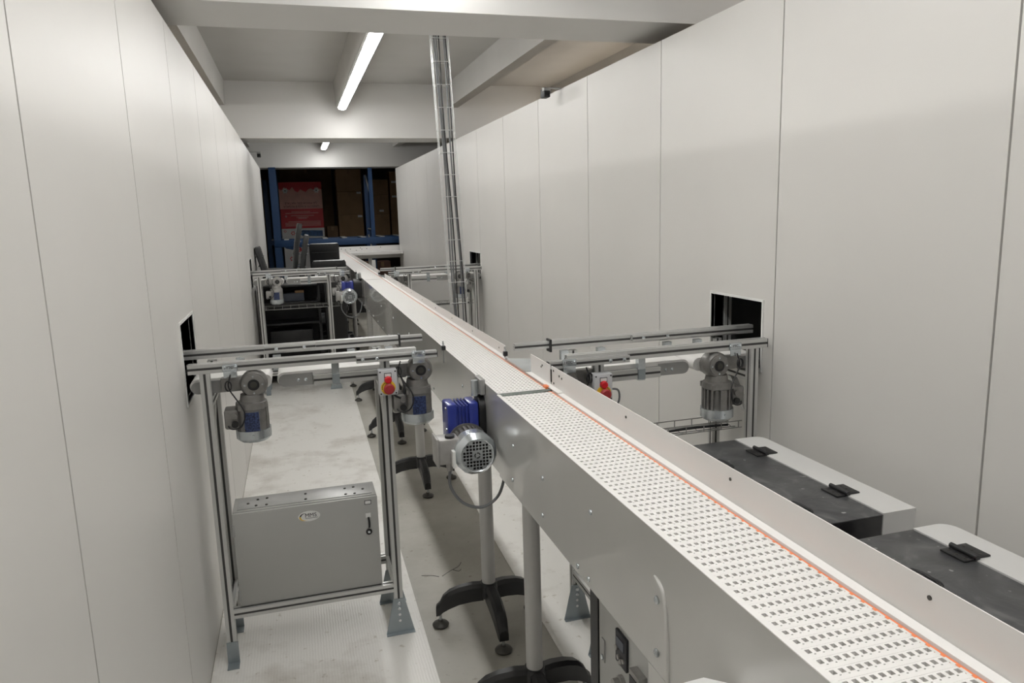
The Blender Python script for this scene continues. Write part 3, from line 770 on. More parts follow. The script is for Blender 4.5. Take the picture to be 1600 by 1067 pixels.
def gear_motor(t, T, u, v, z, light, fins, side):
    ca = 'cast_light' if light else 'cast_alu'
    m = MB(T)
    # right-angle gearbox: round housing with arm to the drive pulley
    m.lathe((u, v + 0.045, z), (0, -1, 0), [(0, 0.050), (0.012, 0.062), (0.05, 0.064), (0.072, 0.064), (0.082, 0.058), (0.090, 0.055)], 28)
    m.box(u - 0.150, u - 0.03, v - 0.005, v + 0.045, z - 0.030, z + 0.034, 0.006)
    m.cyl((u - 0.015, v, z - 0.05), (u - 0.015, v, z - 0.085), 0.052, 0.058, 24)
    gm = m.build('gear_motor', ca, t)
    m = MB(T); m.lathe((u, v - 0.045, z), (0, -1, 0), [(0, 0.050), (0.004, 0.050), (0.005, 0.047)], 28); m.build('flange', ca, gm)
    for k in range(4):
        a = PI / 4 * 0 + k * PI / 2
        m = MB(T); m.cyl((u + 0.040 * math.cos(a), v - 0.053, z + 0.040 * math.sin(a)), (u + 0.040 * math.cos(a), v - 0.0495, z + 0.040 * math.sin(a)), 0.005, n=8); m.build('flange_bolt', 'zinc', gm)
    m = MB(T); m.lathe((u, v - 0.050, z), (0, -1, 0), [(0, 0.027), (0.0035, 0.027), (0.0036, 0.016)], 24); m.build('shaft_seal', 'black_plastic', gm)
    m = MB(T); m.lathe((u, v - 0.053, z), (0, -1, 0), [(0, 0.015), (0.004, 0.015), (0.0041, 0.009)], 20); m.build('shaft', 'dark_metal', gm)
    # motor body hanging down
    mu = u - 0.020
    m = MB(T); zt = z - 0.083
    m.lathe((mu, v, zt), (0, 0, -1), [(0, 0.058), (0.006, 0.072), (0.034, 0.076), (0.040, 0.068)], 32)
    for k in range(4):
        a = PI / 4 + k * PI / 2
        m.box(mu + 0.074 * math.cos(a) - 0.008, mu + 0.074 * math.cos(a) + 0.008, v + 0.074 * math.sin(a) - 0.008, v + 0.074 * math.sin(a) + 0.008, zt - 0.036, zt - 0.010)
    m.build('motor_flange', ca, gm)
    n = 40; poly = []
    for i in range(n):
        a0 = 2 * PI * i / n; mid = 2 * PI * (i + 0.5) / n
        front = abs(math.cos(mid + PI / 2) - 1) < 0.12 if False else (abs(((mid - 1.5 * PI + PI) % (2 * PI)) - PI) < (0.75 if not fins else 0.2))
        r = 0.075 if (i % 2 or front) else (0.060 if fins else 0.071)
        a1 = 2 * PI * (i + 0.97) / n
        poly += [(mu + r * math.cos(a0), v + r * math.sin(a0)), (mu + r * math.cos(a1), v + r * math.sin(a1))]
    m = MB(T); m.prism(poly, zt - 0.150, zt - 0.036, 'z'); m.build('motor_body', ca, gm)
    m = MB(T)
    oc = [(mu + 0.083 * math.cos(2 * PI * (i + 0.5) / 12), v + 0.083 * math.sin(2 * PI * (i + 0.5) / 12)) for i in range(12)]
    oc2 = [(mu + 0.066 * math.cos(2 * PI * (i + 0.5) / 12), v + 0.066 * math.sin(2 * PI * (i + 0.5) / 12)) for i in range(12)]
    A = m._v([(p[0], p[1], zt - 0.138) for p in oc]); B = m._v([(p[0], p[1], zt - 0.180) for p in oc]); C = m._v([(p[0], p[1], zt - 0.196) for p in oc2])
    for P_, Q_ in ((A, B), (B, C)):
        for i in range(12): m.bm.faces.new((P_[i], P_[(i + 1) % 12], Q_[(i + 1) % 12], Q_[i]))
    m.bm.faces.new(C); m.bm.faces.new(A[::-1])
    m.build('fan_cover', 'zinc', gm)
    m = MB(T); m.cyl((mu, v - 0.082, zt - 0.16), (mu, v - 0.087, zt - 0.16), 0.006, n=10); m.build('cover_screw', 'zinc', gm)
    if not fins:
        m = MB(T); m.box(mu - 0.034, mu + 0.034, v - 0.079, v - 0.068, zt - 0.137, zt - 0.045); m.build('nameplate', 'plate_blue', gm)
    # terminal box towards the wall
    m = MB(T); m.box(mu - 0.125, mu - 0.060, v - 0.050, v + 0.045, zt - 0.125, zt - 0.030, 0.010); m.build('terminal_box', 'cast_light' if light else ca, gm)
    for zz, mt, rr in ((zt - 0.060, ca, 0.014), (zt - 0.100, 'black_plastic', 0.016)):
        m = MB(T); m.cyl((mu - 0.078, v - 0.050, zz), (mu - 0.078, v - 0.062, zz), rr, n=16); m.build('cable_entry', mt, gm)
    # sensor lead looping from the bracket to the terminal box
    m = MB(T); m.tube([(u - 0.10, v - 0.045, z + 0.055), (u - 0.112, v - 0.05, z + 0.01), (u - 0.105, v - 0.055, z - 0.02), (u - 0.085, v - 0.06, z - 0.055), (u - 0.055, v - 0.075, z - 0.105), (u - 0.05, v - 0.085, z - 0.15), (u - 0.075, v - 0.075, z - 0.195), (u - 0.12, v - 0.06, z - 0.20), (u - 0.135, v - 0.03, z - 0.17)], 0.0035, 6); m.build('sensor_lead', 'cable_black', gm)
    m = MB(T)
    for k in range(3):
        q = 0.004 * k
        m.tube([(u - 0.112 + 0.014 * math.cos(a), v - 0.052 - q, z + 0.006 + 0.024 * math.sin(a)) for a in [2 * PI * i / 10 for i in range(11)]], 0.003, 6, smooth=False)
    m.build('coiled_lead', 'cable_black', gm)
    return gm

F1 = frame('transfer_frame', 'near left aluminium transfer frame holding the grey MMS cabinet', 'left', 3.655, tray=False)
F2 = frame('transfer_frame', 'near right aluminium transfer frame with a ribbed motor by the wall opening', 'right', 3.14, fins=True)
F3 = frame('transfer_frame', 'far left aluminium transfer frame in front of black office chairs', 'left', 9.60, estop=False, light=True, far=True, second_motor=True)
F4 = frame('transfer_frame', 'far right aluminium transfer frame behind the vertical cable tray', 'right', 9.02, estop=False, far=True)

# steel chutes from the right-hand frames down onto the main belt
for y0, w in ((3.14, 'near'), (9.02, 'far')):
    m = MB(); m.prism([(0.998, ZB + 0.008), (1.14, ZB - 0.004), (1.14, ZB - 0.008), (0.998, ZB + 0.004)], y0 + 0.085, y0 + 0.43, 'y')
    o = m.build('chute_plate', 'zinc', S2 if w == 'near' else S3); o['label'] = 'bare steel chute plate'

# ------------------------------------------------------------------ MMS control cabinet standing in the near left frame
cx0, cx1, cy0, cy1, cz0, cz1 = -0.392, 0.310, 3.652, 3.862, 0.2855, 0.782
t = thing('electrical_cabinet', 'grey steel electrical cabinet with oval MMS logo standing in the near left frame', 'cabinet', ((cx0 + cx1) / 2, (cy0 + cy1) / 2, cz0))
m = MB(); m.box(cx0, cx1, cy0 + 0.018, cy1, cz0, cz1, 0.004); m.build('body', 'cabinet_grey', t)
m = MB(); m.box(cx0 - 0.002, cx1 + 0.002, cy0, cy0 + 0.016, cz0 + 0.003, cz1 - 0.004, 0.004); dr = m.build('door', 'cabinet_grey', t)
m = MB(); m.box(cx0 + 0.02, cx1 - 0.02, cy0 + 0.035, cy1 - 0.02, cz1, cz1 + 0.004, 0.002); gp = m.build('gland_plate', 'gland_plate', t)
for (a, b) in ((0.06, 0.10), (0.10, 0.06), (0.105, 0.14), (0.15, 0.055), (0.15, 0.145), (0.34, 0.06), (0.34, 0.135), (0.54, 0.055), (0.54, 0.14), (0.585, 0.05), (0.585, 0.145), (0.63, 0.10)):
    m = MB(); m.lathe((cx0 + a + 0.01, cy0 + b, cz1 + 0.004), (0, 0, 1), [(0, 0.007), (0.003, 0.007), (0.005, 0.004)], 8); m.build('screw', 'dark_metal', gp)
for zz in (cz0 + 0.06, cz1 - 0.09):
    m = MB(); m.box(cx0 - 0.008, cx0 + 0.006, cy0 - 0.002, cy0 + 0.012, zz - 0.03, zz + 0.03, 0.002); m.build('hinge', 'steel_grey', t)
m = MB(); e = [(0.5 * (cx0 + cx1) + 0.01 + 0.054 * math.cos(2 * PI * i / 32), cz1 - 0.064 + 0.027 * math.sin(2 * PI * i / 32)) for i in range(32)]
m.prism(e, cy0 - 0.001, cy0 + 0.0005, 'y'); lg = m.build('logo_sticker', 'label_white', dr)
lc = (0.5 * (cx0 + cx1) + 0.01, cy0 - 0.0016, cz1 - 0.064)
text_part('MMS', 0.029, Matrix.Translation((lc[0] + 0.008, lc[1], lc[2] + 0.004)) @ FACE_CAM, 'ink', dr)
m = MB(); m.box(lc[0] - 0.02, lc[0] + 0.042, cy0 - 0.0018, cy0 - 0.0008, lc[2] - 0.0115, lc[2] - 0.010); m.build('logo_line', 'ink', dr)
def crescent(cxx, czz, r0, r1, dxx, a0, a1, n=14):
    A = [(cxx + r0 * 1.35 * math.cos(a0 + (a1 - a0) * i / n), czz + r0 * math.sin(a0 + (a1 - a0) * i / n)) for i in range(n + 1)]
    B = [(cxx + dxx + r1 * 1.35 * math.cos(a0 + (a1 - a0) * i / n), czz + r1 * math.sin(a0 + (a1 - a0) * i / n)) for i in range(n, -1, -1)]
    return A + B
m = MB(); m.prism(crescent(lc[0] - 0.022, lc[2] - 0.002, 0.020, 0.019, 0.007, PI * 0.95, PI * 1.6), cy0 - 0.0018, cy0 - 0.0008, 'y'); m.build('logo_swoosh', 'label_yellow', dr)
m = MB(); m.prism(crescent(lc[0] - 0.020, lc[2] - 0.002, 0.020, 0.019, 0.006, PI * 0.5, PI * 0.95), cy0 - 0.0018, cy0 - 0.0008, 'y'); m.build('logo_swoosh', 'ink', dr)
m = MB(); m.box(cx1 - 0.064, cx1 - 0.030, cy0 - 0.001, cy0 + 0.0005, cz1 - 0.044, cz1 - 0.022); fr = m.build('sticker_frame', 'ink', dr)
m = MB(); m.box(cx1 - 0.061, cx1 - 0.033, cy0 - 0.0016, cy0 - 0.0008, cz1 - 0.041, cz1 - 0.025); m.build('sticker', 'label_white', dr)
m = MB(); m.box(cx1 - 0.062, cx1 - 0.036, cy0 - 0.002, cy0 + 0.0005, cz1 - 0.115, cz1 - 0.092); m.build('key_tag', 'label_white', dr)
m = MB(); m.tube([(cx1 - 0.049, cy0 - 0.004, cz1 - 0.112), (cx1 - 0.046, cy0 - 0.008, cz1 - 0.14), (cx1 - 0.047, cy0 - 0.008, cz1 - 0.168)], 0.005, 8); m.build('key', 'black_plastic', dr)
m = MB(); m.lathe((cx1 - 0.050, cy0, cz1 - 0.192), (0, -1, 0), [(0, 0.016), (0.005, 0.016), (0.006, 0.009)], 20); lk = m.build('lock', 'black_plastic', dr)
m = MB(); m.lathe((cx1 - 0.050, cy0 - 0.006, cz1 - 0.192), (0, -1, 0), [(0, 0.007), (0.002, 0.007)], 12); m.build('lock_core', 'zinc', dr)

# ------------------------------------------------------------------ black-topped machine housings at lower right
def housing(y0, y1, label, hinges):
    t = thing('machine_housing', label, 'machine', (1.84, (y0 + y1) / 2, 0.0), group='machine housings')
    z = 1.10
    m = MB(); m.box(1.60, 1.938, y0, y1, 0.12, z - 0.004, 0.003); m.build('body', 'cover_black', t)
    m = MB(); m.box(1.598, 1.940, y0 - 0.001, y1 + 0.001, z - 0.004, z, 0.0015); m.build('film_lid', 'cover_film', t)
    m = MB(); m.prism([(1.942, y0), (2.085, y0), (2.085, y1 - 0.05)] + [(2.035 + 0.05 * math.cos(a), y1 - 0.05 + 0.05 * math.sin(a)) for a in [PI / 2 * k / 6 for k in range(7)]] + [(1.942, y1)], 0.0045, z + 0.004, 'z'); m.build('side_casing', 'cover_white', t)
    for y in hinges:
        m = MB(); m.box(1.895, 1.938, y - 0.045, y + 0.045, z, z + 0.006, 0.002); h = m.build('hinge', 'black_plastic', t)
        m = MB(); m.box(1.950, 2.000, y - 0.045, y + 0.045, z + 0.004, z + 0.010, 0.002); m.build('hinge_leaf', 'black_plastic', h)
        m = MB(); m.cyl((1.944, y - 0.050, z + 0.010), (1.944, y + 0.050, z + 0.010), 0.009, n=12); m.build('hinge_pin', 'black_plastic', h)
        for dy in (-0.03, 0, 0.03):
            for hx, hz in ((1.915, z + 0.006), (1.975, z + 0.010)):
                m = MB(); m.cyl((hx, y + dy, hz), (hx, y + dy, hz + 0.0012), 0.005, n=8); m.build('hinge_screw', 'dark_metal', h)
    for y in hinges:
        for r in (0.040, 0.050, 0.058):
            m = MB(); m.tube([(1.70 + r * math.cos(a) * 0.5, y - 0.09 + r * math.sin(a), z + 0.003 + 0.006 * abs(math.sin(a))) for a in [2 * PI * k / 20 for k in range(21)]], 0.0022, 6, smooth=False)
            m.build('coiled_wire', 'cable_black', t)
    m = MB(); m.box(1.62, 1.93, y0 + 0.03, y1 - 0.03, 0.0045, 0.12); m.build('plinth', 'black_plastic', t)
housing(2.0, 2.93, 'black machine housing with white right edge and two hinges, farther of the two', [2.226, 2.728])
housing(0.93, 1.868, 'black machine housing with white right edge, nearer of the two at lower right', [1.671, 1.15])

# white pedestal whose corner shows at the bottom edge
t = thing('white_pedestal', 'white box corner beside the conveyor at bottom edge', 'box', (0.62, 1.05, 0))
ped = [(0.712, 1.160), (0.750, 1.127), (0.750, 0.93), (0.716, 0.90), (0.50, 0.90), (0.47, 0.93), (0.47, 1.12), (0.50, 1.150)]
m = MB(); m.prism([(0.61 + (p[0] - 0.61) * 0.97, 1.03 + (p[1] - 1.03) * 0.97) for p in ped], 0.0045, 1.262, 'z'); m.build('body', 'cover_white', t)
m = MB(); m.prism(ped, 1.262, 1.282, 'z'); m.build('lid', 'cover_white', t)

# ------------------------------------------------------------------ vertical wire cable tray
ty = 6.85
t = thing('cable_tray', 'tall vertical wire cable tray with grey cables rising to the ceiling', 'cable tray', (1.54, ty, 0.004))
lean = lambda z: -0.034 * (z - 1.4)
bx0, bx1 = 1.398, 1.552
wires = [(0.0, 0.0), (0.0, 0.06), (0.077, 0.06), (0.154, 0.06), (0.154, 0.0)]
for (dx, dy) in wires:
    m = MB(); m.cyl((bx0 + dx + lean(0.01), ty + dy, 0.005), (bx0 + dx + lean(4.05), ty + dy, 4.055), 0.004, n=8); m.build('long_wire', 'wire', t)
z = 0.15
while z < 4.0:
    o = lean(z)
    m = MB(); m.tube([(bx0 + o, ty, z), (bx0 + o, ty + 0.062, z), (bx1 + o, ty + 0.062, z), (bx1 + o, ty, z)], 0.0042, 6, smooth=False); m.build('cross_wire', 'wire', t)
    m = MB(); m.cyl((bx0 + o, ty - 0.004, z + 0.006), (bx1 + o, ty - 0.004, z + 0.006), 0.0026, n=6); m.build('cross_wire', 'wire', t)
    z += 0.20
for k, (dx, mt, r) in enumerate(((0.036, 'cable_grey', 0.0075), (0.054, 'cable_grey', 0.008), (0.072, 'cable_black', 0.006), (0.116, 'cable_grey', 0.008), (0.134, 'cable_black', 0.0065))):
    pts = []
    for i in range(10):
        z = 0.10 + i * 0.435
        pts.append((bx0 + dx + lean(z) + 0.006 * math.sin(i * 1.3 + k), ty + 0.035 + 0.006 * math.cos(i * 1.7 + k), z))
    m = MB(); m.tube(pts, r, 8); m.build('cable', mt, t)

# ------------------------------------------------------------------ security cameras on the wall tops
def wall_camera(x, y, s, label):
    t = thing('security_camera', label, 'camera', (x, y, ZT), group='security cameras')
    m = MB(); m.box(min(x, x + s * 0.16), max(x, x + s * 0.16), y - 0.012, y + 0.012, ZT + 0.001, ZT + 0.010); m.build('arm', 'steel_grey', t)
    m = MB(); m.box(x + s * 0.02 - 0.02, x + s * 0.02 + 0.02, y - 0.03, y + 0.03, ZT - 0.0, ZT + 0.004); m.build('mount', 'steel_grey', t)
    m = MB(); cxx = x + s * 0.135
    m.box(cxx - 0.028, cxx + 0.028, y - 0.05, y + 0.05, ZT - 0.075, ZT + 0.0, 0.008); bd = m.build('body', 'black_plastic', t)
    m = MB(); m.box(cxx - 0.030, cxx + 0.030, y - 0.055, y - 0.0, ZT - 0.022, ZT + 0.003, 0.004); m.build('hood', 'steel_grey', t)
    m = MB(); m.lathe((cxx, y - 0.05, ZT - 0.045), (0, -1, 0), [(0, 0.018), (0.006, 0.018), (0.007, 0.012)], 16); m.build('lens', 'slot_black', t)
wall_camera(XR, 6.12, -1, 'small black security camera on the right wall top')
wall_camera(XL, 12.3, 1, 'small black security camera on the left wall top')

# ------------------------------------------------------------------ cross conveyor at the far end
t = thing('cross_conveyor', 'white cross conveyor in front of the blue storage rack', 'conveyor', (2.0, 16.45, 0))
m = MB(); m.box(0.862, 3.4, 16.86, 16.875, 1.255, 1.535); bp = m.build('back_panel', 'guard_white', t, smooth=False)
m = MB(); m.box(0.862, 2.262, 16.06, 16.07, 1.375, 1.425); m.build('front_panel', 'guard_white', t, smooth=False)
m = MB(); m.box(0.866, 2.262, 16.075, 16.855, 1.40, 1.43); m.build('belt', 'belt_far', t, smooth=False)
m = MB(); m.box(0.846, 0.862, 16.06, 16.875, 1.375, 1.535); m.build('end_panel', 'guard_white', t, smooth=False)
for (x, z) in ((1.0, 1.49), (1.09, 1.47), (1.2, 1.48), (1.33, 1.45), (1.42, 1.50), (1.45, 1.47), (1.56, 1.48), (1.36, 1.33), (1.46, 1.34), (1.2, 1.33), (1.87, 1.50), (1.87, 1.41), (1.94, 1.37)):
    m = MB(); m.cyl((x, 16.857, z), (x, 16.8605, z), 0.010, n=8); m.build('bolt', 'dark_metal', bp)
for x in (1.62,):
    for y in (16.12, 16.84):
        m = MB(); m.box(x - 0.04, x + 0.04, y - 0.02, y + 0.02, 0, 1.26); m.build('leg', 'guard_white', t, smooth=False)

# ------------------------------------------------------------------ storage rack
t = thing('pallet_rack', 'blue steel pallet rack across the far end of the corridor', 'rack', (0.7, 17.6, 0))
def upright(x0, x1, y, z1):
    m = MB(); w = (x1 - x0)
    m.prism([(x0, y), (x1, y), (x1, y + 0.07), (x1 - w * 0.25, y + 0.07), (x1 - w * 0.25, y + 0.02), (x0 + w * 0.25, y + 0.02), (x0 + w * 0.25, y + 0.07), (x0, y + 0.07)], 0.0, z1, 'z')
    return m.build('upright', 'rack_blue', t, smooth=False)
upright(-0.41, -0.265, 17.0, 3.29); upright(-0.41, -0.265, 18.15, 3.6)
upright(1.705, 1.79, 17.0, 3.26); upright(1.705, 1.79, 18.15, 3.16)
for x in (-0.34, 1.75):
    for k in range(4):
        z = 0.5 + 0.7 * k
        m = MB(); m.cyl((x, 17.06, z), (x, 18.16, z + (0.55 if k % 2 else -0.0)), 0.02, n=8); m.build('brace', 'steel_grey', t)
for y in (17.02, 18.16):
    m = MB(); m.box(-0.40, 4.2, y - 0.03, y + 0.03, 1.575, 1.725, 0.006); m.build('beam', 'rack_blue', t)
for k in range(9):
    x = -0.2 + 0.42 * k
    m = MB(); m.box(x, x + 0.10, 17.05, 18.13, 1.725, 1.740); m.build('deck_board', 'deck_grey', t, smooth=False)

# second rack row, deeper in the unlit storage area: added support for the cartons
t = thing('pallet_rack', 'dark second rack row holding display cartons and boxes behind the blue rack', 'rack', (1.0, 21.3, 0))
for x in (-0.62, 2.02, 4.6):
    for y in (20.72, 21.75):
        m = MB(); m.box(x - 0.05, x + 0.05, y - 0.03, y + 0.03, 0, 3.2); m.build('upright', 'rack_blue', t, smooth=False)
for y in (20.72, 21.75):
    for z in (1.50, 0.14):
        m = MB(); m.box(-0.57, 4.55, y - 0.025, y + 0.025, z, z + 0.13); m.build('beam', 'rack_blue', t, smooth=False)
for k in range(12):
    for z in (1.63, 0.27):
        x = -0.56 + 0.42 * k
        m = MB(); m.box(x, x + 0.40, 20.70, 21.78, z, z + 0.024); m.build('deck_board', 'deck_grey', t, smooth=False)

# red and white advertising carton stored upside down
t = thing('display_carton', 'red and white Christmas display carton stored upside down on the rack', 'carton', (0.27, 21.1, 1.655))
X0, X1, Y0 = -0.282, 0.822, 20.80  # carton coordinates already scaled about the camera, pushed deeper along the line of sight
m = MB(); m.box(X0, X1, Y0, Y0 + 0.6, 1.655, 3.142); m.build('carton', 'print_white', t, smooth=False)
def printed(x0, x1, z0, z1, mt, d=0.002, name='print'):
    m = MB(); m.box(x0, x1, Y0 - d, Y0 + 0.0005, z0, z1); return m.build(name, mt, t, smooth=False)
printed(X0, X1, 2.44, 3.142, 'print_pink')
top = [(X0, 3.142)] + [(X0 + (X1 - X0) * i / 16, 3.016 - 0.084 * (0.5 + 0.5 * math.sin(i * 2.1)) - (0.06 if 5 < i < 12 else 0)) for i in range(17)] + [(X1, 3.142)]
m = MB(); m.prism(top, Y0 - 0.003, Y0 - 0.0015, 'y'); m.build('print', 'print_red', t, smooth=False)
printed(X0, X1, 1.924, 2.44, 'print_red')
UPS = Matrix.Rotation(PI, 4, 'Y')
def up_text(s, size, x, z, mt): text_part(s, size, Matrix.Translation((x, Y0 - 0.0045, z)) @ UPS @ FACE_CAM, mt, t, depth=0.001)
up_text('UNISCITI A NOI E REGALA', 0.078, 0.27, 2.506, 'print_dark')
up_text('LA MAGIA DEL NATALE', 0.078, 0.258, 2.590, 'print_dark')
for (a, b, z) in ((0.0, 0.48, 2.362), (-0.156, 0.696, 2.326), (-0.024, 0.576, 2.26), (0.12, 0.432, 2.218), (0.168, 0.384, 2.188), (-0.096, 0.744, 2.104), (-0.18, 0.744, 2.068), (-0.18, 0.744, 2.032), (-0.18, 0.744, 1.996)):
    printed(a, b, z - 0.010, z + 0.010, 'print_pale', 0.003, 'text_line')
for (x, z, r) in ((-0.12, 2.92, 0.085), (0.684, 2.92, 0.085)):
    m = MB(); st = [(x + (r if i % 2 == 0 else r * 0.62) * math.cos(PI * i / 6), z + (r if i % 2 == 0 else r * 0.62) * math.sin(PI * i / 6)) for i in range(12)]
    m.prism(st, Y0 - 0.0045, Y0 - 0.002, 'y'); m.build('star_print', 'print_white', t, smooth=False)
    m = MB(); m.cyl((x, Y0 - 0.006, z), (x, Y0 - 0.004, z), 0.017, n=10); m.build('hole', 'ink', t)
def flower(x, z, r, mt='print_red'):
    m = MB()
    for k in range(6):
        a = PI / 3 * k
        m.cyl((x + r * math.cos(a), Y0 - 0.004, z + r * math.sin(a)), (x + r * math.cos(a), Y0 - 0.0005, z + r * math.sin(a)), r * 0.42, n=8)
    m.build('flower_print', mt, t)
flower(-0.198, 1.858, 0.026); flower(0.0, 1.80, 0.040); flower(-0.144, 2.248, 0.018, 'print_white')
m = MB(); m.prism([(0.12, 1.816), (0.264, 1.876), (0.72, 1.852), (0.774, 1.852), (0.774, 1.696), (0.24, 1.72)], Y0 - 0.003, Y0 + 0.0005, 'y'); m.build('photo_print', 'print_blue', t, smooth=False)

# second carton below the beam
t = thing('display_carton', 'white display carton with red numbered circles under the rack beam', 'carton', (0.27, 21.1, 0.294))
m = MB(); m.box(X0 + 0.024, X1 - 0.024, Y0, Y0 + 0.6, 0.2945, 1.444); m.build('carton', 'print_white', t, smooth=False)
m = MB(); m.prism([(X0 + 0.024, 1.444), (X0 + 0.07, 1.396), (X0 + 0.24, 1.36), (X0 + 0.41, 1.396), (X0 + 0.54, 1.444)], Y0 - 0.003, Y0 + 0.0005, 'y'); m.build('photo_print', 'print_blue', t, smooth=False)
for (x, z, s) in ((0.126, 1.36, '2'), (0.60, 1.192, '1')):
    m = MB(); m.cyl((x, Y0 - 0.004, z), (x, Y0 + 0.0005, z), 0.068, n=20); m.build('number_disc', 'print_red', t)
    up_text(s, 0.105, x, z, 'print_white')
flower(-0.072, 1.12, 0.044); flower(0.06, 1.204, 0.027)
for z in (0.964, 0.904, 0.796):
    printed(-0.072, 0.216, z - 0.007, z + 0.007, 'print_blue', 0.003, 'text_line')

# cardboard boxes
def carton(x0, x1, y0, y1, z0, z1, label, mt='cardboard', lab=None):
    t = thing('cardboard_box', label, 'box', ((x0 + x1) / 2, (y0 + y1) / 2, z0), group='cardboard boxes in the storage area')
    m = MB(); m.box(x0, x1, y0, y1, z0 + 0.001, z1 - 0.002, 0.008, 1); m.build('carton', mt, t)
    xc = (x0 + x1) / 2
    m = MB(); m.box(xc - 0.035, xc + 0.035, y0 - 0.0015, y0 + 0.001, z1 - 0.12, z1 - 0.012); m.build('tape', 'tape', t, smooth=False)
    if lab:
        m = MB(); m.box(lab[0] - 0.06, lab[0] + 0.06, y0 - 0.002, y0 + 0.001, lab[1] - 0.027, lab[1] + 0.027); m.build('shipping_label', 'label_white', t, smooth=False)
yb = 20.9  # rear box stacks carry the same scaling about the camera
DKZ = 1.6545
carton(1.224, 1.90, yb, yb + 0.6, DKZ, 2.248, 'brown cardboard box, lowest of the stack left of the right rack post', lab=(1.81, 2.20))
carton(1.224, 1.90, yb, yb + 0.6, 2.248, 2.872, 'brown cardboard box, second from bottom of stack left of right rack post', lab=(1.81, 2.836))
carton(1.224, 1.90, yb, yb + 0.6, 2.872, 3.47, 'brown cardboard box on top of the stack left of the right rack post')
carton(2.20, 2.62, yb, yb + 0.6, DKZ, 2.248, 'brown cardboard box, lowest of the stack right of the blue post')
carton(2.20, 2.62, yb, yb + 0.6, 2.248, 2.752, 'brown cardboard box, middle of the stack right of the blue post', lab=(2.41, 2.332))
carton(2.20, 2.62, yb, yb + 0.6, 2.752, 3.184, 'brown cardboard box on top of the stack right of the blue post')
carton(2.68, 3.24, yb + 0.1, yb + 0.7, DKZ, 2.02, 'cardboard box partly behind right wall end, lowest of its stack')
carton(2.68, 3.24, yb + 0.1, yb + 0.7, 2.02, 2.392, 'cardboard box partly behind right wall end, second in its stack')
carton(2.68, 3.24, yb + 0.1, yb + 0.7, 2.392, 2.752, 'cardboard box partly behind right wall end, third in its stack', lab=(2.79, 2.716))
carton(2.68, 3.24, yb + 0.1, yb + 0.7, 2.752, 3.4, 'cardboard box partly behind right wall end, topmost of its stack', lab=(2.79, 3.112))
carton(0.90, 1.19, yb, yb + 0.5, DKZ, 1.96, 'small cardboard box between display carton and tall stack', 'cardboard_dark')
for k, (z0, z1) in enumerate(((0.76, 1.36), (1.36, 1.96), (1.96, 2.50), (2.50, 3.28))):
    carton(-1.24, -0.70, yb, yb + 0.6, z0, z1, 'dark cardboard box left of the left rack post, %s' % ('lowest', 'second from bottom', 'second from top', 'topmost')[k], 'cardboard', lab=(-0.80, z0 + 0.24) if k in (1, 2) else None)
m = MB(); m.box(-1.24, -0.70, yb, yb + 0.6, 0, 0.759, 0.01); tag(m.build('storage_crate', 'desk_black', smooth=False), 'dark crate under the boxes left of the rack', 'crate')
# large dark carton in shadow behind
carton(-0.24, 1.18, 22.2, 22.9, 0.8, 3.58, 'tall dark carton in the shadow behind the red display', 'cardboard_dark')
m = MB(); m.box(-0.24, 1.18, 22.2, 22.9, 0, 0.799, 0.01); tag(m.build('storage_crate', 'desk_black', smooth=False), 'dark crate under the tall shadowed carton', 'crate')
# boxes under the front rack beam, seen below the cross conveyor's panel
for k, (a, b) in enumerate(((1.45, 1.72), (1.74, 2.12), (1.03, 1.42))):
    carton(a, b, 17.2, 17.6, 0.70, 1.16, 'reddish cardboard box under rack beam, %s' % ('beside the white leg', 'by the right wall end', 'behind the main conveyor guard')[k], 'brown')
m = MB(); m.box(1.0, 2.2, 17.15, 17.7, 0.0, 0.699, 0.01); tag(m.build('storage_crate', 'desk_black', smooth=False), 'dark crate under the reddish boxes', 'crate')

# ------------------------------------------------------------------ desk with office chairs behind the far left frame
DZ = 0.62
t = thing('office_desk', 'black desk behind the far left frame carrying office chairs', 'desk', (0.1, 12.2, 0))
m = MB(); m.box(-0.54, 0.72, 11.46, 12.95, DZ - 0.04, DZ, 0.004); m.build('desk_top', 'desk_black', t)
for x in (-0.515, 0.695):
    m = MB(); m.box(x - 0.02, x + 0.02, 11.5, 12.9, 0.0045, DZ - 0.041); m.build('side_panel', 'desk_black', t, smooth=False)
m = MB(); m.box(-0.49, 0.67, 11.49, 11.51, 0.05, DZ - 0.041); m.build('modesty_panel', 'desk_black', t, smooth=False)
def crate(x0, x1, y0, y1, z0, z1, label):
    t = thing('plastic_crate', label, 'crate', ((x0 + x1) / 2, (y0 + y1) / 2, z0))
    m = MB(); m.box(x0, x1, y0, y1, z0 + 0.0005, z1 - 0.02, 0.008); m.build('body', 'desk_black', t)
    m = MB(); m.box(x0 - 0.008, x1 + 0.008, y0 - 0.008, y1 + 0.008, z1 - 0.02, z1, 0.004); m.build('rim', 'black_plastic', t)
crate(-0.53, 0.13, 12.2, 12.85, DZ, 0.86, 'black crate on the desk under the tallest chair')
crate(-0.53, 0.13, 11.52, 12.15, DZ, 0.69, 'low black crate on the desk under a side-on chair')
crate(0.20, 0.72, 10.70, 11.38, 0.0045, 0.43, 'black crate on the floor under the low-backed chair')
crate(-0.50, 0.10, 10.95, 11.42, 0.0045, 0.64, 'black crate on the floor under the chair by the left wall')
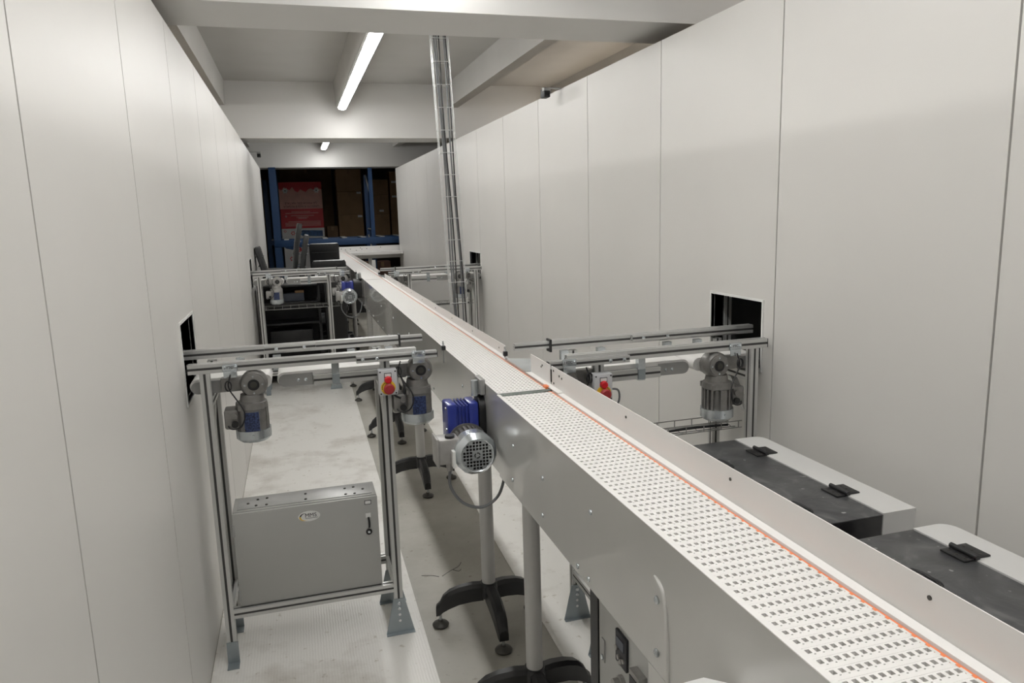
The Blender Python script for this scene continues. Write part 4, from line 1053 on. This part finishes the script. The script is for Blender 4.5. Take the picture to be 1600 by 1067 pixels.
# black shelving unit standing just behind the far left frame
t = thing('shelf_unit', 'black open shelving unit seen through the far left frame', 'shelf', (-0.06, 10.45, 0))
for x in (-0.50, 0.27):
    for y in (10.24, 10.64):
        m = MB(); m.box(x - 0.015, x + 0.015, y - 0.015, y + 0.015, 0.0045, 1.33); m.build('post', 'black_plastic', t, smooth=False)
for z in (0.10, 0.42, 0.80, 1.08, 1.31):
    m = MB(); m.box(-0.515, 0.285, 10.225, 10.655, z - 0.012, z + 0.012, 0.003); m.build('shelf', 'black_plastic', t)
m = MB(); m.box(-0.515, 0.285, 10.657, 10.665, 0.05, 1.33); m.build('back_panel', 'desk_black', t, smooth=False)
m = MB(); m.box(-0.24, 0.08, 10.34, 10.54, 1.0925, 1.20, 0.006); tag(m.build('grey_device', 'screen_grey'), 'blue-grey box on the black shelf', 'device')
m = MB(); m.box(-0.04, 0.08, 10.34, 10.52, 1.2005, 1.235, 0.004); tag(m.build('small_carton', 'cardboard'), 'small tan carton on the blue-grey box', 'box')
m = MB(); m.box(-0.40, 0.16, 10.32, 10.58, 0.4325, 0.70, 0.02); tag(m.build('monitor', 'black_plastic'), 'black monitor case on a lower shelf', 'monitor')
t = thing('tall_speaker', 'tall black cabinet between shelving unit and conveyor', 'cabinet', (0.45, 10.5, 0))
m = MB(); m.box(0.345, 0.625, 10.28, 10.60, 0.0045, 1.36, 0.01); m.build('body', 'black_plastic', t)
m = MB(); m.box(0.365, 0.605, 10.268, 10.281, 0.30, 1.33, 0.004); m.build('front_cover', 'black_rubber', t)
def chair(name, label, loc, rz, tilt=0.0, leather='leather', arms=True, sz=1.0):
    t = thing(name, label, 'chair', loc, rz, 'black office chairs', local=True)
    t.scale = (1, 1, sz)
    def pad(pts, w, th, mt, nm):
        m = MB(); rings = []
        for (y, z) in pts: pass
        n = len(pts)
        for i, (y, z) in enumerate(pts):
            d = Vector((0, pts[min(i + 1, n - 1)][0] - pts[max(i - 1, 0)][0], pts[min(i + 1, n - 1)][1] - pts[max(i - 1, 0)][1])).normalized()
            nr = Vector((0, -d.z, d.y))
            k = 0.75 if i in (0, n - 1) else 1.0; ww = w * (0.92 if i in (0, n - 1) else 1)
            ring = []
            for (a, b) in ((-1, -0.5), (-0.86, -1), (0, -1.0), (0.86, -1), (1, -0.5), (1, 0.5), (0.86, 1), (0, 0.8), (-0.86, 1), (-1, 0.5)):
                p = Vector((a * ww / 2, y, z)) + nr * (b * th / 2 * k); ring.append(p)
            rings.append(m._v(ring))
        for A, B in zip(rings, rings[1:]):
            for i in range(10): m.bm.faces.new((A[i], A[(i + 1) % 10], B[(i + 1) % 10], B[i]))
        m.bm.faces.new(rings[0]); m.bm.faces.new(rings[-1])
        return m.build(nm, mt, t)
    pad([(-0.25, 0.44), (-0.22, 0.462), (-0.1, 0.465), (0.1, 0.455), (0.22, 0.458), (0.25, 0.45)], 0.48, 0.085, leather, 'seat')
    pad([(0.22, 0.50), (0.235, 0.58), (0.245, 0.66), (0.26, 0.75), (0.275, 0.85), (0.30, 0.96), (0.325, 1.07), (0.34, 1.14), (0.345, 1.17)], 0.46, 0.075, leather, 'backrest')
    for z_ in (0.72, 0.90, 1.03):
        m = MB(); m.box(-0.20, 0.20, 0.25 + (z_ - 0.72) * 0.2 - 0.045, 0.25 + (z_ - 0.72) * 0.2 + 0.058, z_ - 0.004, z_ + 0.004, 0.003); m.build('seam', 'leather_grey', t)
    for s in ((-1, 1) if arms else ()):
        m = MB(); m.tube([(s * 0.25, -0.12, 0.44), (s * 0.285, -0.12, 0.58), (s * 0.285, -0.10, 0.655), (s * 0.285, 0.05, 0.665), (s * 0.285, 0.18, 0.65), (s * 0.26, 0.24, 0.60)], 0.017, 8); ar = m.build('armrest', 'black_plastic', t)
        m = MB(); m.box(s * 0.285 - 0.03, s * 0.285 + 0.03, -0.13, 0.16, 0.664, 0.69, 0.01); m.build('arm_pad', 'leather', ar)
    m = MB(); m.cyl((0, 0, 0.10), (0, 0, 0.24), 0.028, n=14); m.cyl((0, 0, 0.24), (0, 0, 0.41), 0.016, n=14); m.box(-0.10, 0.10, -0.12, 0.12, 0.395, 0.42); m.build('gas_lift', 'black_plastic', t)
    for k in range(5):
        a = 2 * PI * k / 5 + 0.3
        tf = Matrix.Rotation(a, 4, 'Z')
        m = MB(tf); m.prism([(0.0, 0.135), (0.05, 0.135), (0.29, 0.095), (0.30, 0.07), (0.05, 0.085), (0.0, 0.085)], -0.022, 0.022, 'y'); lg = m.build('base_leg', 'black_plastic', t)
        m = MB(tf); m.cyl((0.285, -0.022, 0.030), (0.285, 0.022, 0.030), 0.0295, n=16); m.build('caster', 'black_plastic', lg)
    return t
chair('office_chair', 'black leather office chair on the desk, tall back towards the corridor, rightmost', (0.465, 12.45, DZ), PI - 0.03)
chair('office_chair', 'black office chair with lower back in front of the tall one', (0.455, 11.04, 0.43), PI)
chair('office_chair', 'black office chair seen from the side, tallest backrest of all', (-0.235, 12.52, 0.86), -PI / 2 + 0.03, leather='leather_grey', arms=False, sz=1.07)
chair('office_chair', 'black office chair seen from the side, just right of the tallest backrest', (-0.15, 11.78, 0.69), -PI / 2 - 0.04, leather='leather_grey', arms=False, sz=1.07)
chair('office_chair', 'black office chair leaning close to the left wall, seen from the side', (-0.165, 11.2, 0.64), PI / 2, leather='leather_grey')
